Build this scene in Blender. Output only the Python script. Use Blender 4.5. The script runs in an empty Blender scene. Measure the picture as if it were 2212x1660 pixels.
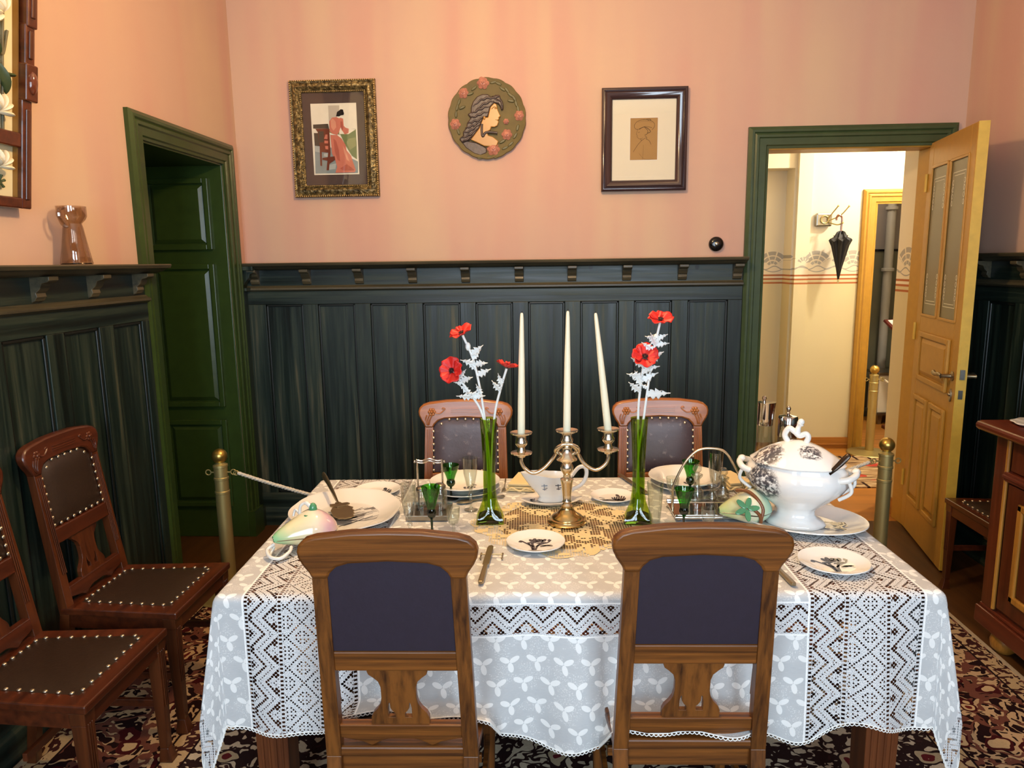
DAY, LAMP, HALL, EXPO = 96, 108, 110, 0.0
import bpy, bmesh, math, random
from math import sin, cos, pi, radians as RD, hypot, atan2, sqrt, exp
from mathutils import Vector, Matrix
from mathutils.geometry import tessellate_polygon
random.seed(7)
sc = bpy.context.scene
COL = sc.collection

# ------------------------------------------------------------------ mesh builder
class MB:
    def __init__(s):
        s.v = []; s.f = []; s.m = []
    def add(s, vs, fs, mi=0, M=None):
        o = len(s.v)
        if M is not None: vs = [M @ Vector(p) for p in vs]
        s.v += [tuple(p) for p in vs]
        s.f += [tuple(i + o for i in f) for f in fs]
        s.m += [mi] * len(fs)
        return s
    def box(s, x0, x1, y0, y1, z0, z1, mi=0, M=None):
        vs = [(x0,y0,z0),(x1,y0,z0),(x1,y1,z0),(x0,y1,z0),(x0,y0,z1),(x1,y0,z1),(x1,y1,z1),(x0,y1,z1)]
        return s.add(vs, [(0,3,2,1),(4,5,6,7),(0,1,5,4),(1,2,6,5),(2,3,7,6),(3,0,4,7)], mi, M)
    def cbox(s, c, d, mi=0, M=None):
        return s.box(c[0]-d[0]/2,c[0]+d[0]/2,c[1]-d[1]/2,c[1]+d[1]/2,c[2]-d[2]/2,c[2]+d[2]/2,mi,M)
    def loft(s, rings, mi=0, M=None, closed=True, caps=True):
        n = len(rings[0]); vs = [p for r in rings for p in r]; fs = []
        for i in range(len(rings)-1):
            for j in range(n if closed else n-1):
                k = (j+1) % n
                fs.append((i*n+j, i*n+k, (i+1)*n+k, (i+1)*n+j))
        if caps and closed:
            fs.append(tuple(reversed(range(n)))); fs.append(tuple((len(rings)-1)*n+j for j in range(n)))
        return s.add(vs, fs, mi, M)
    def taper(s, p0, d0, p1, d1, mi=0, M=None):          # square bar between two levels (x,y sizes d)
        def r(p, d):
            return [(p[0]-d[0]/2,p[1]-d[1]/2,p[2]),(p[0]+d[0]/2,p[1]-d[1]/2,p[2]),(p[0]+d[0]/2,p[1]+d[1]/2,p[2]),(p[0]-d[0]/2,p[1]+d[1]/2,p[2])]
        return s.loft([r(p0,d0), r(p1,d1)], mi, M)
    def prism(s, poly, a0, a1, ax='y', mi=0, M=None, holes=()):
        def P(p, a):
            return {'y': (p[0],a,p[1]), 'x': (a,p[0],p[1]), 'z': (p[0],p[1],a)}[ax]
        loops = [list(poly)] + [list(h) for h in holes]
        flat = [p for l in loops for p in l]; n = len(flat)
        vs = [P(p,a0) for p in flat] + [P(p,a1) for p in flat]
        fs = []
        if holes:
            for t in tessellate_polygon([[Vector((p[0],p[1],0)) for p in l] for l in loops]):
                fs.append(tuple(t)); fs.append(tuple(i+n for i in t))
        else:
            fs += [tuple(range(n)), tuple(range(n, 2*n))]
        o = 0
        for l in loops:
            k = len(l)
            for i in range(k):
                j = (i+1) % k
                fs.append((o+i, o+j, o+j+n, o+i+n))
            o += k
        return s.add(vs, fs, mi, M)
    def lathe(s, prof, n=28, c=(0,0,0), mi=0, M=None, sx=1, sy=1, fn=None, close=True):
        vs = []; fs = []; rings = []
        for (r, z) in prof:
            if r < 1e-6:
                rings.append([len(vs)]); vs.append((c[0], c[1], c[2]+z))
            else:
                rg = []
                for j in range(n):
                    a = 2*pi*j/n; k = fn(a, r, z) if fn else (1, 0)
                    rg.append(len(vs)); vs.append((c[0]+r*k[0]*cos(a)*sx, c[1]+r*k[0]*sin(a)*sy, c[2]+z+k[1]))
                rings.append(rg)
        for a, b in zip(rings, rings[1:]):
            for j in range(n):
                k = (j+1) % n
                if len(a) == 1 and len(b) == 1: continue
                if len(a) == 1: fs.append((a[0], b[k], b[j]))
                elif len(b) == 1: fs.append((a[j], a[k], b[0]))
                else: fs.append((a[j], a[k], b[k], b[j]))
        return s.add(vs, fs, mi, M)
    def tube(s, pts, r, n=8, mi=0, M=None, closed=False, flat=1.0):
        P = [Vector(p) for p in pts]; m = len(P); rs = r if isinstance(r, (list, tuple)) else [r]*m
        vs = []; up = None
        for i in range(m):
            a = P[(i-1) % m] if (closed or i > 0) else P[i]
            b = P[(i+1) % m] if (closed or i < m-1) else P[i]
            t = (b-a).normalized()
            if up is None:
                up = Vector((0,0,1)) if abs(t.z) < .9 else Vector((1,0,0))
            u = (up - t*up.dot(t)).normalized(); w = t.cross(u); up = u
            for j in range(n):
                a2 = 2*pi*j/n
                vs.append(P[i] + (u*cos(a2) + w*sin(a2)*flat)*rs[i])
        fs = []
        for i in range(m if closed else m-1):
            i2 = (i+1) % m
            for j in range(n):
                k = (j+1) % n
                fs.append((i*n+j, i*n+k, i2*n+k, i2*n+j))
        if not closed:
            fs.append(tuple(range(n))); fs.append(tuple((m-1)*n+j for j in range(n)))
        return s.add(vs, fs, mi, M)
    def ball(s, c, r, n=12, mi=0, M=None, sc3=(1,1,1)):
        m = max(4, n//2)
        prof = [(r*sin(pi*i/m), -r*cos(pi*i/m)) for i in range(m+1)]
        prof[0] = (0, -r); prof[-1] = (0, r)
        T = Matrix.Translation(c) @ Matrix.Diagonal((sc3[0],sc3[1],sc3[2],1))
        return s.lathe(prof, n, (0,0,0), mi, (M @ T) if M is not None else T)
    def grid(s, fn, nu, nv, mi=0, M=None):
        vs = [fn(i/nu, j/nv) for j in range(nv+1) for i in range(nu+1)]
        w = nu+1
        fs = [(j*w+i, j*w+i+1, (j+1)*w+i+1, (j+1)*w+i) for j in range(nv) for i in range(nu)]
        return s.add(vs, fs, mi, M)
    def flat(s, poly, z=0, mi=0, M=None):                   # flat patch in the local xy plane
        return s.add([(p[0],p[1],z) for p in poly], [tuple(range(len(poly)))], mi, M)
    def ribbon(s, pts, w, z=0, mi=0, M=None):               # flat line in the local xy plane
        L = []; Rr = []
        m = len(pts)
        for i in range(m):
            a = pts[max(0,i-1)]; b = pts[min(m-1,i+1)]
            dx, dy = b[0]-a[0], b[1]-a[1]; l = hypot(dx,dy) or 1
            ww = w[i] if isinstance(w, (list,tuple)) else w
            L.append((pts[i][0]-dy/l*ww/2, pts[i][1]+dx/l*ww/2, z)); Rr.append((pts[i][0]+dy/l*ww/2, pts[i][1]-dx/l*ww/2, z))
        return s.add(L+Rr, [(i, i+1, m+i+1, m+i) for i in range(m-1)], mi, M)
    def build(s, name, mats, parent=None, smooth=38, bevel=0, uv=None, solid=0, recalc=True, label=None, sub=0):
        me = bpy.data.meshes.new(name)
        me.from_pydata(s.v, [], s.f)
        for m in (mats if isinstance(mats, (list,tuple)) else [mats]): me.materials.append(m)
        me.polygons.foreach_set('material_index', s.m)
        if recalc:
            b = bmesh.new(); b.from_mesh(me); bmesh.ops.recalc_face_normals(b, faces=b.faces); b.to_mesh(me); b.free()
        if smooth:
            me.polygons.foreach_set('use_smooth', [True]*len(me.polygons))
            me.set_sharp_from_angle(angle=RD(smooth))
        if uv:
            l = me.uv_layers.new(name='UVMap')
            for lp in me.loops: l.data[lp.index].uv = uv[lp.vertex_index]
        o = bpy.data.objects.new(name, me); COL.objects.link(o)
        if parent is not None: o.parent = parent
        if solid:
            md = o.modifiers.new('solid', 'SOLIDIFY'); md.thickness = solid; md.offset = 0
        if sub:
            md = o.modifiers.new('sub', 'SUBSURF'); md.levels = sub; md.render_levels = sub
        if bevel:
            md = o.modifiers.new('bevel', 'BEVEL'); md.width = bevel; md.segments = 2; md.limit_method = 'ANGLE'; md.angle_limit = RD(40)
            md.harden_normals = False
        if label: o['label'] = label
        return o

def tag(o, label=None, cat=None, group=None, kind=None):
    if label: o['label'] = label
    if cat: o['category'] = cat
    if group: o['group'] = group
    if kind: o['kind'] = kind
    return o
def thing(name, loc, label=None, cat=None, group=None, rz=0, kind=None):
    o = bpy.data.objects.new(name, None); COL.objects.link(o)
    o.empty_display_size = .05; o.location = loc; o.rotation_euler = (0,0,rz)
    return tag(o, label, cat, group, kind)
def kids(o): return [c for c in bpy.data.objects if c.parent == o]
def copy_tree(o, parent=None):
    c = o.copy(); COL.objects.link(c)
    if parent is not None: c.parent = parent
    for ch in kids(o): copy_tree(ch, c)
    return c
def frame(x, y, z, o):                                       # matrix from three axes and an origin
    return Matrix(((x[0],y[0],z[0],o[0]),(x[1],y[1],z[1],o[1]),(x[2],y[2],z[2],o[2]),(0,0,0,1)))
def on_back(x, z, y): return frame((1,0,0),(0,0,1),(0,-1,0),(x,y,z))
def on_left(y, z, x): return frame((0,1,0),(0,0,1),(1,0,0),(x,y,z))
def on_right(y, z, x): return frame((0,-1,0),(0,0,1),(-1,0,0),(x,y,z))
def rotz(a): return Matrix.Rotation(a, 4, 'Z')
def rotx(a): return Matrix.Rotation(a, 4, 'X')
def roty(a): return Matrix.Rotation(a, 4, 'Y')
def tr(x, y, z): return Matrix.Translation((x,y,z))
def bez(p, n=12):                                            # Catmull-Rom through the points
    out = []; P = [Vector(q) for q in p]
    for i in range(len(P)-1):
        a = P[max(0,i-1)]; b = P[i]; c = P[i+1]; d = P[min(len(P)-1,i+2)]
        for k in range(n):
            t = k/n
            out.append(.5*((2*b)+(c-a)*t+(2*a-5*b+4*c-d)*t*t+(3*b-a-3*c+d)*t**3))
    out.append(P[-1]); return out
def ell(cx, cy, rx, ry, rot=0, n=14):
    return [(cx+rx*cos(a)*cos(rot)-ry*sin(a)*sin(rot), cy+rx*cos(a)*sin(rot)+ry*sin(a)*cos(rot)) for a in [2*pi*i/n for i in range(n)]]

# ------------------------------------------------------------------ material builder
T = None                                                      # node tree being written
def lin(c):
    def f(x): return x/12.92 if x <= .04045 else ((x+.055)/1.055)**2.4
    return tuple(f(x/255) for x in c) + (1,)
class E:
    def __init__(s, k): s.k = k
    def __add__(a, b): return mth('ADD', a, b)
    __radd__ = __add__
    def __sub__(a, b): return mth('SUBTRACT', a, b)
    def __rsub__(a, b): return mth('SUBTRACT', b, a)
    def __mul__(a, b): return mth('MULTIPLY', a, b)
    __rmul__ = __mul__
    def __truediv__(a, b): return mth('DIVIDE', a, b)
    def __lt__(a, b): return mth('LESS_THAN', a, b)
    def __gt__(a, b): return mth('GREATER_THAN', a, b)
def put(sock, v):
    if isinstance(v, E): T.links.new(v.k, sock)
    elif isinstance(v, bpy.types.NodeSocket): T.links.new(v, sock)
    else: sock.default_value = v
def mth(op, *a):
    n = T.nodes.new('ShaderNodeMath'); n.operation = op
    for i, v in enumerate(a): put(n.inputs[i], v)
    return E(n.outputs[0])
def fl(a): return mth('FLOOR', a)
def fr(a): return mth('FRACT', a)
def ab(a): return mth('ABSOLUTE', a)
def mn(a, b): return mth('MINIMUM', a, b)
def mx(a, b): return mth('MAXIMUM', a, b)
def sq(a): return mth('SQRT', a)
def sn(a): return mth('SINE', a)
def mod(a, b): return mth('FLOORED_MODULO', a, b)
def band(x, a, b): return (x > a) * (x < b)
def sstep(x, a, b):
    n = T.nodes.new('ShaderNodeMapRange'); n.interpolation_type = 'SMOOTHSTEP'
    put(n.inputs[0], x); n.inputs[1].default_value = a; n.inputs[2].default_value = b
    return E(n.outputs[0])
def coords(kind='Object'):
    n = T.nodes.new('ShaderNodeTexCoord'); return n.outputs[kind]
def sep(v):
    n = T.nodes.new('ShaderNodeSeparateXYZ'); T.links.new(v, n.inputs[0]); return [E(o) for o in n.outputs]
def vec(x, y, z=0.0):
    n = T.nodes.new('ShaderNodeCombineXYZ')
    for i, q in enumerate((x,y,z)): put(n.inputs[i], q)
    return n.outputs[0]
def noise(v, scale=5, detail=4, rough=.55, dist=0, out=0):
    n = T.nodes.new('ShaderNodeTexNoise'); put(n.inputs['Vector'], v)
    n.inputs['Scale'].default_value = scale; n.inputs['Detail'].default_value = detail; n.inputs['Roughness'].default_value = rough
    n.inputs['Distortion'].default_value = dist
    return E(n.outputs[out])
def voro(v, scale=5, rnd=1.0, out='Distance', feature='F1'):
    n = T.nodes.new('ShaderNodeTexVoronoi'); n.feature = feature; put(n.inputs['Vector'], v); n.inputs['Scale'].default_value = scale
    n.inputs['Randomness'].default_value = rnd
    return E(n.outputs[out])
def mixc(f, a, b):
    n = T.nodes.new('ShaderNodeMix'); n.data_type = 'RGBA'; put(n.inputs[0], f)
    for s_, c in ((n.inputs[6], a), (n.inputs[7], b)):
        if isinstance(c, tuple): s_.default_value = lin(c) if len(c) == 3 else c
        else: T.links.new(c, s_)
    return n.outputs[2]
def ramp(f, stops):
    n = T.nodes.new('ShaderNodeValToRGB'); put(n.inputs[0], f); e = n.color_ramp.elements
    while len(e) < len(stops): e.new(.5)
    for el, (p, c) in zip(e, stops): el.position = p; el.color = lin(c)
    return n.outputs[0]
def start(name):
    global T
    m = bpy.data.materials.new(name); m.use_nodes = True; T = m.node_tree
    return m, T.nodes['Principled BSDF']
def finish(b, col=None, rough=.5, metal=0, alpha=None, bump=None, spec=.5, coat=0, sub=0):
    if col is not None:
        if isinstance(col, tuple): b.inputs['Base Color'].default_value = lin(col)
        else: T.links.new(col, b.inputs['Base Color'])
    put(b.inputs['Roughness'], rough); b.inputs['Metallic'].default_value = metal
    b.inputs['Specular IOR Level'].default_value = spec; b.inputs['Coat Weight'].default_value = coat
    b.inputs['Coat Roughness'].default_value = .12
    if alpha is not None: put(b.inputs['Alpha'], alpha)
    if bump:
        n = T.nodes.new('ShaderNodeBump'); put(n.inputs['Height'], bump[0]); n.inputs['Strength'].default_value = bump[1]; n.inputs['Distance'].default_value = bump[2]
        T.links.new(n.outputs[0], b.inputs['Normal'])
def plain(name, col, rough=.5, metal=0, spec=.5, coat=0, vary=.0, bumps=None):
    m, b = start(name); c = col
    if vary:
        k = noise(coords(), bumps[0]*.5 if bumps else 8, 5)
        c = mixc(k, tuple(x*(1-vary) for x in col), tuple(min(255, x*(1+vary)) for x in col))
    bp = (noise(coords(), bumps[0], 4), bumps[1], .004) if bumps else None
    finish(b, c, rough, metal, spec=spec, coat=coat, bump=bp); return m
def wood(name, dark, light, ax='z', rough=.42, across=34, along=1.6, coat=.0, contrast=(.32,.7)):
    m, b = start(name); x, y, z = sep(coords())
    sx, sy, sz = [(along if a == ax else across) for a in 'xyz']
    v = vec(x*sx, y*sy, z*sz)
    g = noise(v, 1.0, 6, .62, .35); big = noise(vec(x*sx*.22, y*sy*.22, z*sz*.5), 1.0, 2)
    k = g*.72 + big*.34
    c = ramp(k, [(contrast[0], dark), (contrast[1], light)])
    finish(b, c, rough, bump=(g, .25, .002), coat=coat); return m
def glass(name, tint=(240,244,242), rough=.02, edge=.62, base=.05):
    m = bpy.data.materials.new(name); m.use_nodes = True
    global T; T = m.node_tree; T.nodes.remove(T.nodes['Principled BSDF'])
    t = T.nodes.new('ShaderNodeBsdfTransparent'); t.inputs[0].default_value = lin(tint)
    g = T.nodes.new('ShaderNodeBsdfGlossy'); g.inputs['Roughness'].default_value = rough
    lw = T.nodes.new('ShaderNodeLayerWeight'); lw.inputs[0].default_value = .35
    f = mth('POWER', E(lw.outputs['Facing']), 2.4)*edge + base
    mixn = T.nodes.new('ShaderNodeMixShader'); put(mixn.inputs[0], f)
    T.links.new(t.outputs[0], mixn.inputs[1]); T.links.new(g.outputs[0], mixn.inputs[2])
    T.links.new(mixn.outputs[0], T.nodes['Material Output'].inputs[0])
    return m
# ------------------------------------------------------------------ materials
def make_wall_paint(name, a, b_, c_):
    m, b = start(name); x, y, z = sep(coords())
    k = noise(vec(x*3.4, y*3.4, z*.3), 1.0, 2, .5); g = noise(vec(x*1.3+9, y*1.3, z*.6), 1.0, 3)  # tall tint streaks imitate streaky light on the wall, put into its colour
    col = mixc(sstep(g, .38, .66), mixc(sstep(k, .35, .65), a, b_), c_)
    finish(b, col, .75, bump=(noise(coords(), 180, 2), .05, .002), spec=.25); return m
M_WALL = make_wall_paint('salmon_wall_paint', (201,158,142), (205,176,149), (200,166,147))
M_CEIL = plain('white_ceiling_paint', (235,228,215), .9, spec=.2)
M_GREENSTAIN = None
def make_stain(name, axis='z'):
    m, b = start(name); x, y, z = sep(coords())
    s = {'x': (1.2, 30, 30), 'y': (30, 1.2, 30), 'z': (32, 32, 1.1)}[axis]
    v = vec(x*s[0], y*s[1], z*s[2]); g = noise(v, 1.0, 6, .6, .5)
    big = noise(vec(x*s[0]*.3, y*s[1]*.3, z*s[2]*.8), 1.0, 3)
    col = ramp(g*.6 + big*.5, [(.4, (12,19,15)), (.53, (22,36,31)), (.63, (42,54,44)), (.75, (92,88,66))])
    kn = voro(vec(x*3.1, y*3.1, z*1.9), 1.0)
    col = mixc(sstep(kn, .035, .06), (16,20,16), col)
    finish(b, col, sstep(g, .2, .9)*.3+.3, bump=(g, .3, .003)); return m
M_STAIN = make_stain('dark_green_stained_pine', 'z'); M_STAIN_H = make_stain('dark_green_stained_pine_rail', 'x'); M_STAIN_Y = make_stain('dark_green_stained_pine_side_rail', 'y')
M_GROOVE = plain('dark_moulding_stain', (17,22,19), .4)
M_SHELF = wood('plate_rail_stain', (34,34,26), (96,88,66), 'x', .4)
M_SHELF_Y = wood('side_plate_rail_stain', (34,34,26), (92,84,62), 'y', .4)
M_GREEN = plain('green_gloss_paint', (44,62,24), .3, vary=.16, bumps=(30,.12))
M_GREEN2 = plain('dark_green_casing_paint', (58,74,46), .3, vary=.14, bumps=(30,.12))
M_YEL = plain('ochre_door_paint', (178,132,48), .38, vary=.07, bumps=(40,.08))
M_YEL2 = plain('pale_ochre_edge_paint', (204,168,66), .45, vary=.1, bumps=(40,.12))  # paler ochre than the door faces
M_FLOOR = wood('brown_floorboards', (40,24,12), (92,58,28), 'y', .38, across=16, along=1.2)
M_HFLOOR = wood('orange_hall_boards', (128,76,24), (186,122,48), 'x', .4, across=16, along=1.2)
M_OAK = wood('oak_upright', (52,25,7), (124,74,28), 'z', .4, coat=.05, across=60, contrast=(.38,.64))
M_OAKX = wood('oak_rail', (50,24,7), (132,78,29), 'x', .4, coat=.05, across=60, contrast=(.38,.64))
M_ROAK = wood('light_oak_upright', (100,48,16), (166,100,48), 'z', .34, coat=.15)
M_ROAKX = wood('light_oak_rail', (108,53,18), (176,108,52), 'x', .34, coat=.15)
M_MAH = wood('mahogany_upright', (44,17,8), (100,50,22), 'z', .3, coat=.2)
M_MAHX = wood('mahogany_rail', (44,17,9), (96,44,20), 'x', .3, coat=.2)
M_SIDE = wood('sideboard_walnut', (52,20,10), (108,52,26), 'z', .32, coat=.2)
M_SIDEX = wood('sideboard_walnut_top', (74,28,16), (108,48,26), 'y', .3, coat=.25)
M_GILTWOOD = wood('lighter_moulding_wood', (120,74,24), (196,138,56), 'z', .35)
M_TABLE = wood('table_walnut', (62,28,14), (120,66,34), 'z', .38)
M_NAVY = plain('dark_backing_leather', (40,33,46), .5, vary=.12, bumps=(90,.1))
M_BRLEATHER = plain('brown_seat_leather', (47,31,20), .42, vary=.15, bumps=(110,.2))
def make_worn():
    m, b = start('worn_purple_leather'); n = noise(coords(), 30, 6, .7); n2 = noise(coords(), 7, 3)
    col = mixc(sstep(n, .58, .72), mixc(n2, (62,50,56), (88,72,76)), (128,112,110))
    finish(b, col, .38, bump=(n, .3, .003)); return m
M_WORN = make_worn()
M_NAIL = plain('brass_nail', (206,190,164), .32, .9)
M_BRASS = plain('satin_brass_post', (186,170,112), .42, .75, vary=.05)
M_GOLDBALL = plain('polished_brass_ball', (192,162,84), .28, .9)
M_SILVER = plain('warm_silver', (218,206,182), .22, 1)
M_BRONZE = plain('gilt_bronze_base', (190,164,112), .24, 1)
M_STEEL = plain('polished_silver', (196,192,186), .1, 1)
M_DULL = plain('tarnished_silver', (150,136,108), .36, .9, vary=.1)
M_PEWTER = plain('grey_pewter', (150,146,136), .3, 1)
M_WHITE = plain('white_porcelain', (236,235,230), .12, coat=.4)
M_TRANSFER = plain('grey_transfer_print', (68,66,72), .2, vary=.25, bumps=(120,.0), coat=.3)
M_TRANSFER2 = plain('pale_grey_transfer_print', (142,138,134), .2, vary=.2, bumps=(120,.0), coat=.3)
M_WAX = plain('ivory_candle_wax', (246,238,206), .4)
M_WICK = plain('burnt_wick', (40,36,32), .8)
M_RED = plain('red_poppy_petal', (206,34,28), .5, vary=.1, bumps=(40,.15))
M_REDC = plain('dark_poppy_centre', (44,20,14), .7)
M_STEM = plain('white_painted_stem', (232,236,234), .6)
M_LINEN = plain('cream_linen', (226,206,158), .8, vary=.04)
M_GL = glass('clear_glass', (244,247,244), .02, .8, .07)
M_GLC = glass('cut_crystal', (240,242,240), .03, .95, .12)
M_GLG = glass('green_vase_glass', (204,222,112), .02, .55, .06)
M_GLD = glass('dark_green_glass', (146,216,118), .02, .5, .06)
M_GLK = glass('bottle_green_stem_glass', (40,104,44), .02, .5, .08)
M_PANE = glass('picture_glass', (250,250,250), .01, .5, .035)
M_SMOKE = glass('smoked_carafe_glass', (232,222,212), .02, .8, .1)
M_ROPE = plain('white_twisted_rope', (214,206,188), .85, vary=.08, bumps=(300,.4))
M_BLACK = plain('black_gloss', (12,12,14), .16)
M_UMB = plain('black_umbrella_cloth', (18,18,20), .6)
M_PAPERW = plain('white_paper', (240,238,230), .7)
M_REDWOOD = wood('lectern_wood', (74,24,18), (120,52,36), 'z', .4)
M_PIPE = plain('grey_painted_pipe', (150,146,134), .5)
M_TILE = plain('grey_room_wall', (120,112,104), .6)
M_TILE2 = plain('olive_room_dado', (84,82,62), .6)
M_CREAMW = plain('cream_lacquer', (232,222,198), .35)

def make_lace_cloth():
    m, b = start('white_lace_damask'); u, v, _ = sep(coords('UV'))
    jx = (noise(vec(u*70, v*70), 1.0, 1)-.5)*.0034; jy = (noise(vec(u*70+5, v*70+9), 1.0, 1)-.5)*.0034
    def lattice(p, q, g, k, inner=False, r0=.44, r1=.14):
        p = p + jx; q = q + jy
        c = (p+q)/g; d = (p-q)/g
        fc = fr(c)-.5; fd = fr(d)-.5; dist = sq(fc*fc+fd*fd)
        ic = mod(fl(c), float(k)); idd = mod(fl(d), float(k))
        a0 = ic < .5; b0 = idd < .5
        on = mx(a0, b0)
        if not inner:
            half = fr(q/(2.0*k*g)) < .5; on = half*a0 + (1.0-half)*b0; thin = half*band(ic, 1.5, 2.5) + (1.0-half)*band(idd, 1.5, 2.5)
        if inner:
            h = k/2; e = ab(ic-h); f = ab(idd-h); m2 = mx(e, f)
            ring = band(m2, 1.5, 2.5)*(mn(e, f) < 1.8); cross = (mn(e, f) < .5)*band(m2, .5, 1.6)
            return dist < (mx(on*.34, mx(ring*.33, cross*.3)))
        near = (ic < 1.5)*(idd < 1.5)*(ab(p) > .019)
        return dist < mx(mx(on*r0, near*.5), thin*.24)
    def ladder(p, at, q): return (ab(p-at) < .0042)*(fr(q/.0115) < .5)
    holes = None; bands = None; rims = None
    for lo in (-.89, .61):
        s_ = u-lo; w = .305
        inb = band(s_, 0, w)
        h = band(s_, .014, .093)*lattice(s_-.05, v, .0112, 4) + band(s_, .106, .2)*lattice(s_-.153, v, .0106, 8, True) \
            + band(s_, .213, .291)*lattice(s_-.257, v, .0112, 4) + ladder(s_, .0995, v) + ladder(s_, .2065, v) + ladder(s_, .0085, v) + ladder(s_, .2965, v)
        rm = (ab(s_) < .0022) + (ab(s_-w) < .0022)
        holes = h if holes is None else holes + h; bands = inb if bands is None else bands + inb; rims = rm if rims is None else rims + rm
    free = 1.0 - mn(bands, 1.0)
    inside = band(u, -.6, .62)
    for sgn in (-1,):
        p = v*sgn - .548; inb = band(p, 0, .09)*inside*free
        h = inb*(band(p, .006, .084)*lattice(p-.045, u, .0112, 4))
        holes = holes + h; bands = bands + inb; rims = rims + (mx(ab(p) < .002, ab(p-.09) < .002))*inside*free
    p = ab(u) - 1.2; inb = band(p, 0, .09); holes = holes + inb*lattice(p-.045, v, .0112, 4); bands = bands + inb
    p = mn(bands, 1.0)
    # woven sprigs of three leaves
    cy = v/.062; row = fl(cy); xx = u/.072 + mod(row, 2.0)*.5
    lx = (fr(xx)-.5)*.072; ly = (fr(cy)-.5)*.062
    leaf = None
    for ang in (2.6, .5, -1.35):
        cx, cyy = .0155*cos(ang), .0155*sin(ang)
        a = (lx-cx)*cos(ang) + (ly-cyy)*sin(ang); c = (ly-cyy)*cos(ang) - (lx-cx)*sin(ang)
        e = (a/.0145)*(a/.0145) + (c/.0075)*(c/.0075)
        leaf = (e < 1.0) if leaf is None else mx(leaf, e < 1.0)
    sp = noise(vec(u*260, v*260), 1.0, 3); big = noise(vec(u*14, v*14), 1.0, 3)
    speck = (sp > .58)*(big > .5)
    weave = noise(vec(u*60, v*700), 1.0, 2)
    ground = mixc(weave*.6+big*.6, (172,175,178), (208,209,209))
    ground = mixc(mx(leaf, speck*.55), ground, (238,238,236))
    knit = mixc(sstep(noise(vec(u*520, v*520), 1.0, 2), .36, .6), (150,152,156), (242,242,242))
    col = mixc(p, ground, knit); col = mixc(mn(rims, 1.0), col, (250,250,248))
    alpha = (1.0 - mn(holes, 1.0)*(1.0 - mn(rims, 1.0)))*(sq(u*u+v*v) > .222)
    finish(b, col, .85, alpha=alpha, spec=.2, bump=(mx(leaf, p*sp), .25, .002)); return m
M_CLOTH = make_lace_cloth()
def make_doily():
    m, b = start('cream_filet_crochet'); u, v, _ = sep(coords())
    g = .0085; cu = fl(u/g); cv = fl(v/g)
    n = noise(vec(cu*.13, cv*.13), 1.0, 1, .5, .5)
    openc = (n > .5) + (ab(n-.42) < .014)
    fx = ab(fr(u/g)-.5); fy = ab(fr(v/g)-.5)
    hole = (mx(fx, fy) < .4)*mn(openc, 1.0)
    col = mixc(noise(vec(u*300, v*300), 1.0, 2), (214,192,142), (240,222,176))
    finish(b, col, .85, alpha=1.0-hole, spec=.2); return m
M_DOILY = make_doily()
M_CROCHET = plain('white_crochet_thread', (244,244,240), .8)
def make_rug():
    m, b = start('persian_rug_pile'); x, y, z = sep(coords())
    W_, L_ = 1.83, 1.96
    ex = W_ - ab(x); ey = L_ - ab(y); e = mn(ex, ey)
    wx = noise(vec(x*5, y*5), 1.0, 3); wy = noise(vec(x*5+7, y*5+3), 1.0, 3)
    px = x + wx*.16; py = y + wy*.16
    n1 = noise(vec(px*9, py*9), 1.0, 2); vines = (ab(n1-.5) < .035)
    n2 = noise(vec(px*15+4, py*15), 1.0, 2); vines2 = (ab(n2-.52) < .045)
    d = voro(vec(px*1.0, py*1.0), 8.5, .8); d2 = voro(vec(px, py), 24, .9)
    leafs = d2 < .27
    # border palette: maroon-black ground with cream figures
    bd = mixc(mx(vines2, leafs), (34,13,13), (196,162,122)); bd = mixc(vines, bd, (112,66,52))
    bd = mixc(d < .34, bd, (70,18,20)); bd = mixc(d < .25, bd, (202,170,126)); bd = mixc(d < .13, bd, (104,30,28))
    # field palette: cream ground, dark outlines
    fd = mixc(mx(vines, vines2), (198,180,154), (44,26,24)); fd = mixc((d2 < .2), fd, (58,34,32))
    fd = mixc(d < .4, fd, (40,24,24)); fd = mixc(d < .33, fd, (176,156,124)); fd = mixc(d < .2, fd, (96,30,32)); fd = mixc(d < .1, fd, (206,184,150))
    st = fr(y/.09+fl(x*0.0)); guard = mixc(mx(leafs, vines2), (190,160,118), (64,30,26))
    col = mixc(e > .52, bd, fd)
    col = mixc(mx(band(e, .48, .56), band(e, .03, .1)), col, guard)
    col = mixc(mx(mx(band(e, .475, .483), band(e, .555, .563)), band(e, .1, .108)), col, (30,14,14))
    col = mixc(e < .02, col, (186,164,132))
    pile = noise(coords(), 220, 2); col = mixc(pile*.35, col, (20,10,8))
    finish(b, col, .95, spec=.1, bump=(pile, .4, .004)); return m
M_RUG = make_rug()
def make_hall_rug():
    m, b = start('hall_runner_pile'); x, y, z = sep(coords())
    s = noise(vec(x*6, y*34), 1.0, 4); r = voro(vec(x*5, y*7), 1.0)
    col = ramp(s, [(.3, (70,48,36)), (.5, (168,136,100)), (.66, (206,184,146))])
    col = mixc((r < .38)*band(y, -.26, .26), col, (176,70,56)); col = mixc((fr(x*9) < .2)*(ab(y) > .3), col, (54,34,28))
    finish(b, col, .95, spec=.1); return m
M_HRUG = make_hall_rug()
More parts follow.
